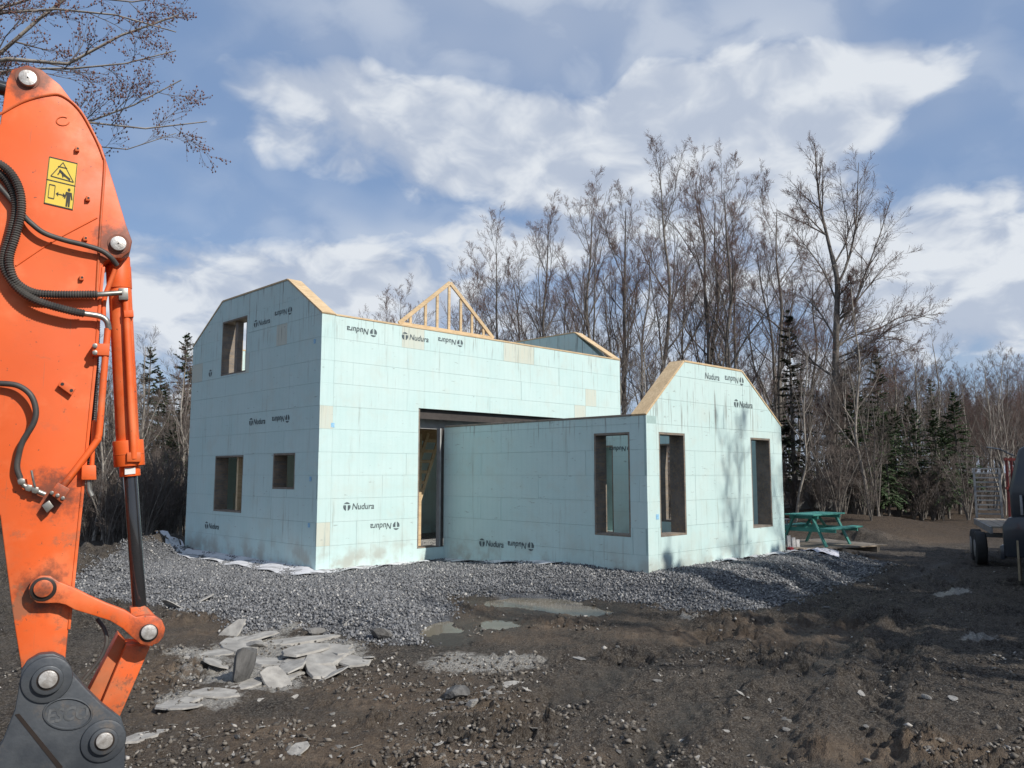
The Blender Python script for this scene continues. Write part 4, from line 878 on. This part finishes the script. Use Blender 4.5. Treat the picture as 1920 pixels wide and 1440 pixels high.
# bucket cylinder on the back of the stick
cy = -.16
def cyl(name, a, b, rpx, m, parent, c=cy, bevel=.003, n=32): return MB().tube([A_(*a, c), A_(*b, c)], rpx*PXM, n).build(name, m, parent, bevel, True)
bar_ = cyl('cylinder_barrel', (222,482), (240,838), 21, 'orange_paint', ex)
cyl('cylinder_head', (221,462), (222,484), 16, 'grease', bar_); cyl('cylinder_collar', (222,500), (224,542), 23, 'orange_paint', bar_)
cyl('gland', (240,826), (243,874), 28, 'orange_paint', bar_); cyl('gland_ring', (241.5,851), (241.6,853), 28.6, 'dark_orange', bar_); cyl('gland_collar', (243,874), (244,893), 19, 'orange_paint', bar_)
plate('white_label', [(234,878),(254,877),(254,888),(234,890)], cy+.060, cy+.0575, 'label_white', bar_, 0)
hose('cylinder_pipe', [(236,548,cy+.075),(238,600,cy+.08),(246,760,cy+.085),(250,820,cy+.09),(251,860,cy+.085)], 7, 'orange_paint', bar_); plate('pipe_flange', [(238,848),(264,848),(264,866),(238,866)], cy+.10, cy+.05, 'dark_orange', bar_, .003)
plate('pipe_clamp', [(232,582),(250,581),(251,594),(233,595)], cy+.105, cy+.04, 'orange_paint', bar_, .003); plate('port_block', [(222,540),(240,540),(241,562),(223,562)], cy+.11, cy+.04, 'fitting', bar_, .003)
cyl('cylinder_rod', (244,890), (263,1155), 13, 'chrome_dark', ex); plate('rod_end', [(244,1140),(272,1136),(300,1165),(303,1190),(285,1212),(262,1205),(248,1180)], cy+.04, cy-.05, 'orange_paint', ex, .006)
# guiding links
LINK = [(x/3, 960+y/3) for x, y in [(160,430),(178,385),(228,358),(285,362),(330,392),(400,420),(500,470),(600,515),(700,552),(765,592),(815,582),(870,584),(912,610),(930,655),(920,702),(890,738),(842,755),(790,744),(740,702),(690,655),(620,612),(520,580),(420,550),(370,522),(320,512),(260,514),(205,512),(170,480)]]
plate('side_link', LINK, .075, .025, 'orange_paint', bevel=.006); plate('side_link', LINK, -.36, -.41, 'orange_paint', bevel=.006)
disc('pin_seat', 81, 1105, 21, 0, .079, 'grease'); p = disc('pin', 81, 1104, 15, -.42, .092, 'orange_paint')
disc('pin_seat', 279, 1187, 16.5, .02, .079, 'grease'); p = disc('pin', 279.5, 1186, 13.5, -.42, .092, 'pin_steel')
plate('tie_link', [(282,1212),(236,1210),(189,1322),(222,1350)], -.06, -.28, 'orange_paint', bevel=.006); plate('tie_link_rib', [(236,1205),(222,1190),(165,1300),(189,1322)], -.11, -.26, 'dark_orange', bevel=.004)
hose('coupler_hose', [(182,1160,-.05),(196,1180,-.03),(200,1205,-.02),(188,1235,-.02),(156,1275,-.02)], 3.5, 'hose_rubber')
# quick coupler
CP = [(33,1300),(40,1258),(50,1241),(73,1227),(100,1225),(120,1234),(133,1260),(160,1290),(190,1320),(227,1349),(235,1372),(234,1445),(226,1490),(120,1500),(-40,1496),(-30,1440),(5,1390),(28,1330)]
cp = plate('coupler_plate', CP, .11, .04, 'coupler_iron', ex, .01); plate('coupler_plate', CP, -.38, -.45, 'coupler_iron', ex, .01)
plate('coupler_crossbar', [(150,1420),(225,1420),(224,1480),(140,1485)], .05, -.39, 'coupler_iron', ex, .01)
plate('coupler_slot', [(28,1340),(36,1338),(118,1438),(112,1446)], .113, .10, 'grease', cp, 0)
for x, y, R_ in ((88,1275,40),(194,1390,37)):
    disc('boss', x, y, R_, .1, .125, 'coupler_iron', cp, 40, .012); disc('boss_ring', x+1, y+1, R_*.62, .12, .15, 'coupler_iron', cp, 36, .008); disc('pin_gap', x+2, y, R_*.44, .14, .152, 'grease', cp, 30, 0); disc('pin', x+2, y-.5, R_*.37, .10, .165, 'pin_steel', cp, 30, .004)
ov = [(127+45*math.cos(a), 1338+29*math.sin(a)) for a in np.linspace(0, 6.283, 33)]; hose('oval_rim', ov, 2.2, 'coupler_iron', cp, .112, n=6, k=1)
tm = text_mesh('ESCO', 1.0, .15, .03); c0 = A_(127, 1338, .1125); wT = max(v.co.x for v in tm.vertices)
V = [c0 + AR*((v.co.x-wT/2)*66/wT*PXM) + np.array([0, 0, 1])*((v.co.y-.36)*26*PXM*1.25) for v in tm.vertices]
obj('cast_lettering', mesh('cast_lettering', V, [tuple(p.vertices) for p in tm.polygons], 'cast_iron_worn'), cp)
# boom, arm cylinder and machine beyond the left edge of the picture
def AW(a, b, c=0.0): return AO+AR*a+np.array([0, 0, 1])*b+AN*c            # metres in the arm plane
def slab(name, pts, c1, c0, m, parent=ex, bevel=.01): return MB().prism([AW(a, b, c1) for a, b in pts], [AW(a, b, c0) for a, b in pts]).build(name, m, parent, bevel, True)
MB().tube([AW(-.38, 1.78, -.17), AW(-1.5, 1.92, -.17)], .042, 24).build('arm_cylinder_rod', 'chrome_dark', ex, .002, True); MB().tube([AW(-1.5, 1.92, -.17), AW(-2.9, 2.12, -.17)], .075, 24).build('arm_cylinder_barrel', 'orange_paint', ex, .004, True)
slab('boom', [(-.78,.75),(-.85,.40),(-1.3,.62),(-2.8,1.45),(-4.0,1.35),(-5.2,.3),(-5.9,-.55),(-6.2,-.35),(-5.8,.4),(-4.5,1.9),(-3.5,2.25),(-2.4,2.05),(-1.2,1.3)], -.03, -.33, 'orange_paint')
zg = -CAM[2]+ (CAM[2]-AO[2])-.08 + (AO[2]-CAM[2])*0; gl = -AO[2]-.12
slab('track', [(-8.6,gl+.25),(-8.3,gl),(-5.5,gl),(-5.2,gl+.25),(-5.2,gl+.6),(-5.5,gl+.85),(-8.3,gl+.85),(-8.6,gl+.6)], .9, .35, 'grease', ex, .03); slab('track', [(-8.6,gl+.25),(-8.3,gl),(-5.5,gl),(-5.2,gl+.25),(-5.2,gl+.6),(-5.5,gl+.85),(-8.3,gl+.85),(-8.6,gl+.6)], -.75, -1.3, 'grease', ex, .03)
slab('machine_house', [(-9.0,gl+1.0),(-5.7,gl+1.0),(-5.7,gl+1.5),(-6.1,gl+2.0),(-9.0,gl+2.1)], .85, -1.2, 'orange_paint', ex, .04); slab('cab', [(-6.9,gl+1.9),(-5.5,gl+1.2),(-5.5,gl+2.0),(-5.9,gl+2.9),(-6.9,gl+2.95)], .85, .0, 'dark_orange', ex, .04); slab('cab_window', [(-6.7,gl+2.1),(-5.75,gl+2.0),(-6.0,gl+2.75),(-6.7,gl+2.8)], .856, .84, 'chrome_dark', ex, 0)
p = AW(-6.9, 0); rebase(ex, (p[0], p[1], 0))
rebase(tr, (3.44, .16, ZE+.04)); rebase(ld, q0)

# ------------------------------------------------------------------ yard things
mat('teal_paint', (.055, .25, .205), .6, nscale=4, col2=(.09, .34, .28))
mat('white_board', (.62, .61, .60), .7, nscale=5, col2=(.45, .44, .43)); mat('mauve_board', (.40, .36, .39), .7, nscale=5, col2=(.28, .26, .28))
mat('red_plastic', (.42, .03, .035), .5); mat('shed_grey', (.22, .215, .205), .8, nscale=2, col2=(.15, .148, .14)); mat('shed_trim', (.72, .72, .72), .6)
mat('galvanised', (.33, .34, .35), .5, .5, nscale=8, col2=(.22, .225, .235)); mat('tyre', (.022, .022, .023), .85, var=.3); mat('truck_paint', (.018, .024, .034), .3, nscale=1.5, col2=(.03, .034, .04), coat=.4)
mat('glass_dark', (.012, .016, .016), .06); mat('red_steel', (.22, .03, .028), .6, nscale=5, col2=(.13, .025, .022)); mat('mud_flap', (.30, .25, .17), .8, nscale=6, col2=(.18, .14, .09))
AXV = lambda px, py, z: Vector(gp(px, py, z))
# wooden platform
pz = .14; pl = thing('wooden_platform', 'low weathered wooden platform under the picnic table', 'platform')
c0, c1, c3 = AXV(1497,1030,pz), AXV(1655,1022,pz), AXV(1470,1010,pz); ux = (c1-c0).normalized(); uy = Vector((-ux.y, ux.x, 0)); Lx = (c1-c0).length
for i in range(13):
    a = c0+uy*(i*.155); sh = Vector(ux)*rs.uniform(-.05, .08)
    MB().bar(a+sh, a+ux*Lx+sh, .145, .035).build('board', 'grey_board', pl)
for k in (.08, .5, .92): MB().bar(c0+ux*Lx*k-Vector((0, 0, .09))-uy*.06, c0+ux*Lx*k+uy*1.9-Vector((0, 0, .09)), .09, .14).build('joist', 'grey_board', pl)
rebase(pl, c0-Vector((0, 0, .16)))
# picnic table
tp_ = thing('picnic_table', 'teal painted picnic table with attached benches on the wooden platform', 'picnic table')
o0 = AXV(1545,1022,pz+.018)+uy*.25; rot = Matrix.Rotation(math.atan2(ux.y, ux.x)+rad(18), 4, 'Z'); TM = Matrix.Translation(o0) @ rot; 
def T(x, y, z): return TM @ Vector((x, y, z))
for i in range(5): MB().bar(T(-.80, -.30+i*.15, .73), T(.80, -.30+i*.15, .73), .14, .035).build('top_board', 'teal_paint', tp_, .004)
for s in (-1, 1):
    for j in range(2): MB().bar(T(-.80, s*(.60+j*.14), .43), T(.80, s*(.60+j*.14), .43), .13, .035).build('bench_board', 'teal_paint', tp_, .004)
    MB().bar(T(s*.55, -.78, .385), T(s*.55, .78, .385), .038, .10).build('bench_bearer', 'teal_paint', tp_, .003); MB().bar(T(s*.55, -.36, .675), T(s*.55, .36, .675), .038, .085).build('top_bearer', 'teal_paint', tp_, .003)
    for q in (-1, 1): MB().bar(T(s*.592, q*.56, .0), T(s*.592, q*.22, .70), .038, .10, (1, 0, 0)).build('leg', 'teal_paint', tp_, .003)
    MB().bar(T(s*.53, 0, .40), T(s*.12, 0, .70), .06, .038).build('brace', 'teal_paint', tp_, .003)
rebase(tp_, o0)
# slatted chair and white board trestle, half hidden by the wing corner
ch = thing('slatted_chair', 'weathered slatted garden chair peeking out beside the wing corner', 'chair'); o1 = AXV(1474,1022,pz)+uy*.5; CM = Matrix.Translation((o1.x, o1.y, pz+.018)) @ Matrix.Rotation(math.atan2(ux.y, ux.x), 4, 'Z'); Cq = lambda x, y, z: CM @ Vector((x, y, z))
for i in range(7): MB().bar(Cq(-.25, .30+.022*i*1.3, .34+.085*i), Cq(.25, .30+.022*i*1.3, .34+.085*i), .02, .06).build('back_slat', 'mauve_board', ch, .003)
for i in range(5): MB().bar(Cq(-.25, -.25+i*.11, .38-.02*i), Cq(.25, -.25+i*.11, .38-.02*i), .09, .02).build('seat_slat', 'mauve_board', ch, .003)
for s in (-1, 1):
    MB().bar(Cq(s*.27, .26, 0), Cq(s*.27, .50, .95), .03, .06, (1, 0, 0)).build('leg', 'mauve_board', ch, .003); MB().bar(Cq(s*.27, -.26, 0), Cq(s*.27, -.26, .56), .03, .06, (1, 0, 0)).build('leg', 'mauve_board', ch, .003); MB().bar(Cq(s*.29, -.32, .575), Cq(s*.29, .42, .575), .10, .025).build('arm_rest', 'mauve_board', ch, .003); MB().bar(Cq(s*.25, -.28, .35), Cq(s*.25, .34, .27), .025, .08).build('seat_rail', 'mauve_board', ch, .003)
rebase(ch, (o1.x, o1.y, pz))
o2 = AXV(1487,1034,.06); g2 = gz(o2.x, o2.y)
st = thing('board_trestle', 'small white trestle of upright boards beside the wing corner', 'trestle')
for i, dx in enumerate((-.10, .04, .17)): MB().bar((o2+ux*dx)*1+Vector((0, 0, g2-o2.z-.02)), (o2+ux*(dx-.02))+Vector((0, 0, g2-o2.z+.52-.05*i)), .10, .025, uy).build('board', 'white_board', st, .003)
MB().bar(o2+ux*-.14+uy*.03+Vector((0, 0, g2-o2.z+.36)), o2+ux*.2+uy*.03+Vector((0, 0, g2-o2.z+.36)), .022, .08).build('rail', 'white_board', st, .003); rebase(st, (o2.x, o2.y, g2))
o3 = AXV(1482,1037,.06); g3 = gz(o3.x, o3.y); rc = thing('fuel_can', 'small red can on the gravel at the wing corner', 'can'); MB().tube([(o3.x, o3.y, g3-.01), (o3.x, o3.y, g3+.15), (o3.x, o3.y, g3+.17)], [.075, .075, .05], 20).build('body', 'red_plastic', rc, .004, True); MB().tube([(o3.x, o3.y, g3+.168), (o3.x, o3.y, g3+.20)], .025, 14).build('cap', 'white_board', rc, .002, True); rebase(rc, (o3.x, o3.y, g3))
V = []; F = []
for i in range(15):
    for j in range(6):
        p = AXV(1492+i*5.8, 1027+j*2.6+i*.25, .1); X_, Y_ = p.x, p.y; V.append((X_, Y_, gz(X_, Y_)+.03+.06*abs(math.sin(i*.7+j*.9))*(1-abs(i-6)/9)))
for i in range(14):
    for j in range(5): a = i*6+j; F.append((a, a+1, a+7, a+6))
mat('white_sheet', (.62, .62, .66), .7, nscale=3, col2=(.5, .5, .55)); tag(obj('crumpled_sheet', mesh('crumpled_sheet', V, F, 'white_sheet', True)), 'crumpled white sheet lying on the gravel before the wooden platform', 'sheet')
# low shed in the wood
x0, y0 = at_depth(1478, 42); x1, y1 = at_depth(1632, 42); a = Vector((x0, y0, 0)); b = Vector((x1, y1, 0)); bk = Vector((FW[0], FW[1], 0)).normalized()*2.4; gg = min(gz(x0, y0), gz(x1, y1))-.3
sh_ = thing('low_shed', 'low grey shed with a white roof edge half hidden among the trees', 'shed')
MB().prism([a+Vector((0,0,gg)), b+Vector((0,0,gg)), b+bk+Vector((0,0,gg)), a+bk+Vector((0,0,gg))], [a+Vector((0,0,1.5)), b+Vector((0,0,1.5)), b+bk+Vector((0,0,1.9)), a+bk+Vector((0,0,1.9))]).build('wall', 'shed_grey', sh_)
up_ = Vector((0, 0, 1)); MB().bar(a-bk*.06+up_*1.535-(b-a)*.02, b-bk*.06+up_*1.535+(b-a)*.02, .05, .07).build('roof_edge', 'shed_trim', sh_); MB().prism([a-bk*.05+up_*1.505-(b-a)*.02, b-bk*.05+up_*1.505+(b-a)*.02, b+bk*1.05+up_*1.92, a+bk*1.05+up_*1.92], [a-bk*.05+up_*1.56-(b-a)*.02, b-bk*.05+up_*1.56+(b-a)*.02, b+bk*1.05+up_*1.97, a+bk*1.05+up_*1.97]).build('roof', 'shed_grey', sh_)
rebase(sh_, (a.x, a.y, gg))
# flatbed trailer with its ramp folded upright
def wheel(parent, c, axis, R, w):
    c = Vector(c); ax = Vector(axis).normalized(); q = MB().tube([c-ax*w/2, c-ax*w*.42, c+ax*w*.42, c+ax*w/2], [R*.88, R, R, R*.88], 30).build('wheel', 'tyre', parent, .01, True)
    MB().tube([c-ax*(w/2+.01), c+ax*(w/2+.01)], R*.52, 20).build('rim', 'galvanised', q, .004, True); return q
tl = thing('flatbed_trailer', 'flatbed trailer with a ladder-like ramp folded upright at its end', 'trailer')
r0 = AXV(1833, 1041, -.1); dirT = Vector((math.cos(rad(24)), math.sin(rad(24)), 0)); e0 = Vector(CAM+ray(1828, 975)*20.0); e1 = Vector(CAM+ray(1856, 972)*19.3)
zt = .74; e0.z = zt; e1.z = zt; wv = (e1-e0); wv.z = 0; wn = wv.normalized(); W_ = 1.9
fd = Vector((wn.y, -wn.x, 0)); fd = fd if fd.dot(Vector(RT)) > 0 else -fd          # the bed runs on to the right
near = -1 if (Vector(CAM)-e0).dot(wn) < 0 else 1
E0 = e0; E1 = e0+wn*W_*near
fd = (Vector(RT)*-.42-Vector((FW[0], FW[1], 0))*.91).normalized(); wn = Vector((-fd.y, fd.x, 0)); wn = wn if wn.dot(Vector(RT)) > 0 else -wn
E0 = e0; Lb = 3.5
for i in range(9): MB().bar(E0+wn*(.1+i*.205)+up_*0, E0+wn*(.1+i*.205)+fd*Lb, .19, .04).build('deck_board', 'grey_board', tl)
for k in (0, 1.86): MB().bar(E0+wn*k-up_*.06, E0+wn*k+fd*Lb-up_*.06, .05, .14).build('side_rail', 'galvanised', tl)
MB().bar(E0-fd*.03-up_*.06, E0-fd*.03+wn*1.86-up_*.06, .05, .14).build('end_rail', 'galvanised', tl)
for k in (.05, .6): MB().bar(E0-fd*.06+wn*k, E0-fd*.10+wn*k+up_*1.25, .05, .05).build('ramp_post', 'galvanised', tl)
for i in range(11): MB().bar(E0-fd*.10+wn*.05+up_*(.12+i*.112), E0-fd*.10+wn*.6+up_*(.12+i*.112), .03, .035).build('ramp_rung', 'galvanised', tl)
for k in (1.7, 2.6):
    wheel(tl, E0+fd*k-wn*.14+Vector((0, 0, .36-zt-.13)), wn, .36, .22); wheel(tl, E0+fd*k+wn*2.0+Vector((0, 0, .36-zt-.13)), wn, .36, .22)
MB().box((0,0,0),(.1,.1,.1)).v; MB().bar(E0+fd*2.15-wn*.03-up_*.25, E0+fd*2.15+wn*1.9-up_*.25, .1, .1).build('axle', 'galvanised', tl); rebase(tl, (E0.x, E0.y, -.13))
# red steel post rack and the dark truck, mostly beyond the right edge
tk = thing('dark_truck', 'dark cab-over truck parked beside the trailer at the yard edge', 'truck')
B0 = AXV(1886, 1098, -.12); tf = (Vector(RT)*.80-Vector((FW[0], FW[1], 0))*.60).normalized(); tw = Vector((-tf.y, tf.x, 0)); tw = tw if tw.dot(Vector((FW[0], FW[1], 0))) > 0 else -tw
def TK(l, w, z): return B0+tf*l+tw*w+up_*(z)
def body(name, prof, w0, w1, m, bevel=.05): return MB().prism([TK(l, w0, z) for l, z in prof], [TK(l, w1, z) for l, z in prof]).build(name, m, tk, bevel, True)
body('fender', [(.0,.50),(.0,1.05),(.10,1.20),(.30,1.22),(1.5,1.22),(1.5,.55),(1.15,.55),(1.08,.80),(.85,.92),(.55,.85),(.45,.50)], 0, 1.95, 'truck_paint', .03)
body('cab', [(.14,1.0),(.14,1.7),(.32,2.42),(.5,2.52),(2.0,2.55),(2.05,1.0)], .05, 1.90, 'truck_paint', .06); body('side_window', [(.42,1.62),(.55,2.25),(1.5,2.28),(1.5,1.62)], .035, .055, 'glass_dark', 0); body('windscreen', [(.115,1.66),(.13,1.66),(.29,2.30),(.275,2.30)], .2, 1.75, 'glass_dark', 0)
body('grab_bar', [(.30,1.25),(.30,1.6),(.34,1.6),(.34,1.25)], -.02, .04, 'galvanised', .004)
body('cargo_bed', [(2.2,.7),(2.2,1.15),(6.4,1.15),(6.4,.7)], 0, 1.85, 'truck_paint', .05); body('bumper', [(-.06,.45),(-.06,.7),(.02,.72),(.02,.45)], -.02, 1.97, 'truck_paint', .03); body('mud_flap', [(.20,.10),(.205,.80),(.24,.80),(.235,.10)], -.01, .22, 'mud_flap', .004)
for l in (.82, 4.9): wheel(tk, TK(l, .12, .44), tw, .46, .28); wheel(tk, TK(l, 1.82, .44), tw, .46, .28)
for w in (.12, 1.5): body('headlight', [(-.005,.82),(.0,1.02),(.08,1.02),(.08,.82)], w, w+.25, 'label_white', .01)
MB().tube([TK(.25,.06,2.3), TK(.05,-.08,2.42), TK(-.15,-.10,2.46)], .012, 8).build('mirror_arm', 'galvanised', tk); rebase(tk, (B0.x, B0.y, -.12))
rk = thing('red_steel_rack', 'red steel post rack standing behind the dark truck', 'rack'); q = Vector(CAM+ray(1893, 960)*19.5); gq_ = gz(q.x, q.y)
for dx in (0, .12, .9, 1.02): MB().bar((q.x+RT[0]*dx, q.y+RT[1]*dx, gq_-.05), (q.x+RT[0]*dx, q.y+RT[1]*dx, 2.25), .05, .05).build('post', 'red_steel', rk)
for z in (.7, 1.5, 2.2): MB().bar((q.x-RT[0]*.05, q.y-RT[1]*.05, z), (q.x+RT[0]*1.07, q.y+RT[1]*1.07, z), .06, .06).build('crossbar', 'red_steel', rk)
rebase(rk, (q.x, q.y, gq_))
# slabs and stones one can pick out on the mud
for px, py, w, lb, sl, ti in [(455,1272,70,'dark upright boulder leaning among the pale slabs',False,.5),(600,1232,150,'long pale slate slab lying on the broken slabs',True,.06),(520,1275,95,'pale flat slab at the foot of the dark boulder',True,.12),(590,1252,120,'grey split slab beside the dark boulder',True,.08),(640,1218,90,'thin pale slab on top of the broken slabs',True,.1),(655,1172,34,'pale angular rock at the edge of the gravel',False,.2),(430,1190,60,'tan slab edge sticking out of the mud',True,.3),(590,1192,36,'small brown boulder between gravel and slabs',False,.2),(860,1308,70,'dark rounded boulder in the mud',False,.3),(885,1322,34,'pale stone against the dark rounded boulder',False,.3),(960,1282,44,'light flat stone sunk in the mud',True,.1),(1085,1237,34,'grey flat stone at the rim of the pale stony patch',True,.1),(270,1380,95,'flat slate sheet beside the coupler',True,.08),(370,1130,60,'grey slab pile piece below the gravel',True,.3),(330,1140,50,'broken slab leaning under the link of the digger',True,.35),(560,1405,48,'flat grey stone half buried in brown soil',True,.12),(480,1215,40,'pale rubble block by the dark boulder',False,.3),(715,1200,60,'blue-grey stone heap piece at the gravel foot',False,.3),(1735,1310,20,'small tan stone lying in the dark wheel track',False,.2),(1550,1140,16,'tiny white stone in the yard',False,.2)]:
    rock(px, py, w, lb, sl, ti, None)
for k, (px, py, w, ti, zo) in enumerate([(455,1215,120,.05,.0),(560,1205,130,.06,.02),(640,1225,110,.05,.03),(520,1240,140,.06,.02),(600,1252,130,.1,.05),(660,1246,90,.08,.05),(390,1225,100,.05,.0),(450,1285,95,.02,-.02),(360,1308,100,.02,-.03),(405,1300,80,.03,-.02),(520,1285,80,.15,.04),(575,1228,100,.1,.09),(480,1200,70,.12,.05),(330,1325,80,.05,0),(620,1270,60,.2,.03),(545,1262,70,.2,.08),(405,1255,60,.2,.02),(690,1236,50,.15,.04)]):
    rock(px, py, w, 'pale broken slate slab in the heap beside the dark upright boulder', True, ti, 'pale slabs in the heap', zoff=zo, name='flat_stone')
for i in range(150):
    zone = i % 5
    px, py = [(rs.gauss(900, 190), rs.gauss(1400, 32)), (rs.gauss(560, 150), rs.gauss(1395, 35)), (rs.gauss(850, 60), rs.gauss(1315, 16)), (rs.gauss(1480, 140), rs.gauss(1330, 40)), (rs.uniform(300, 1880), rs.uniform(1215, 1438))][zone]
    if py > 1439 or py < 1180: py = rs.uniform(1300, 1438)
    p = gp(px, py, -.13)
    if float(poly_dist(GRAVEL, np.array([p[0]]), np.array([p[1]]))[0]) > -.1: continue
    rock(px, py, rs.uniform(8, 20), 'loose grey stone lying on the muddy ground', rs.random() < .5, .3)
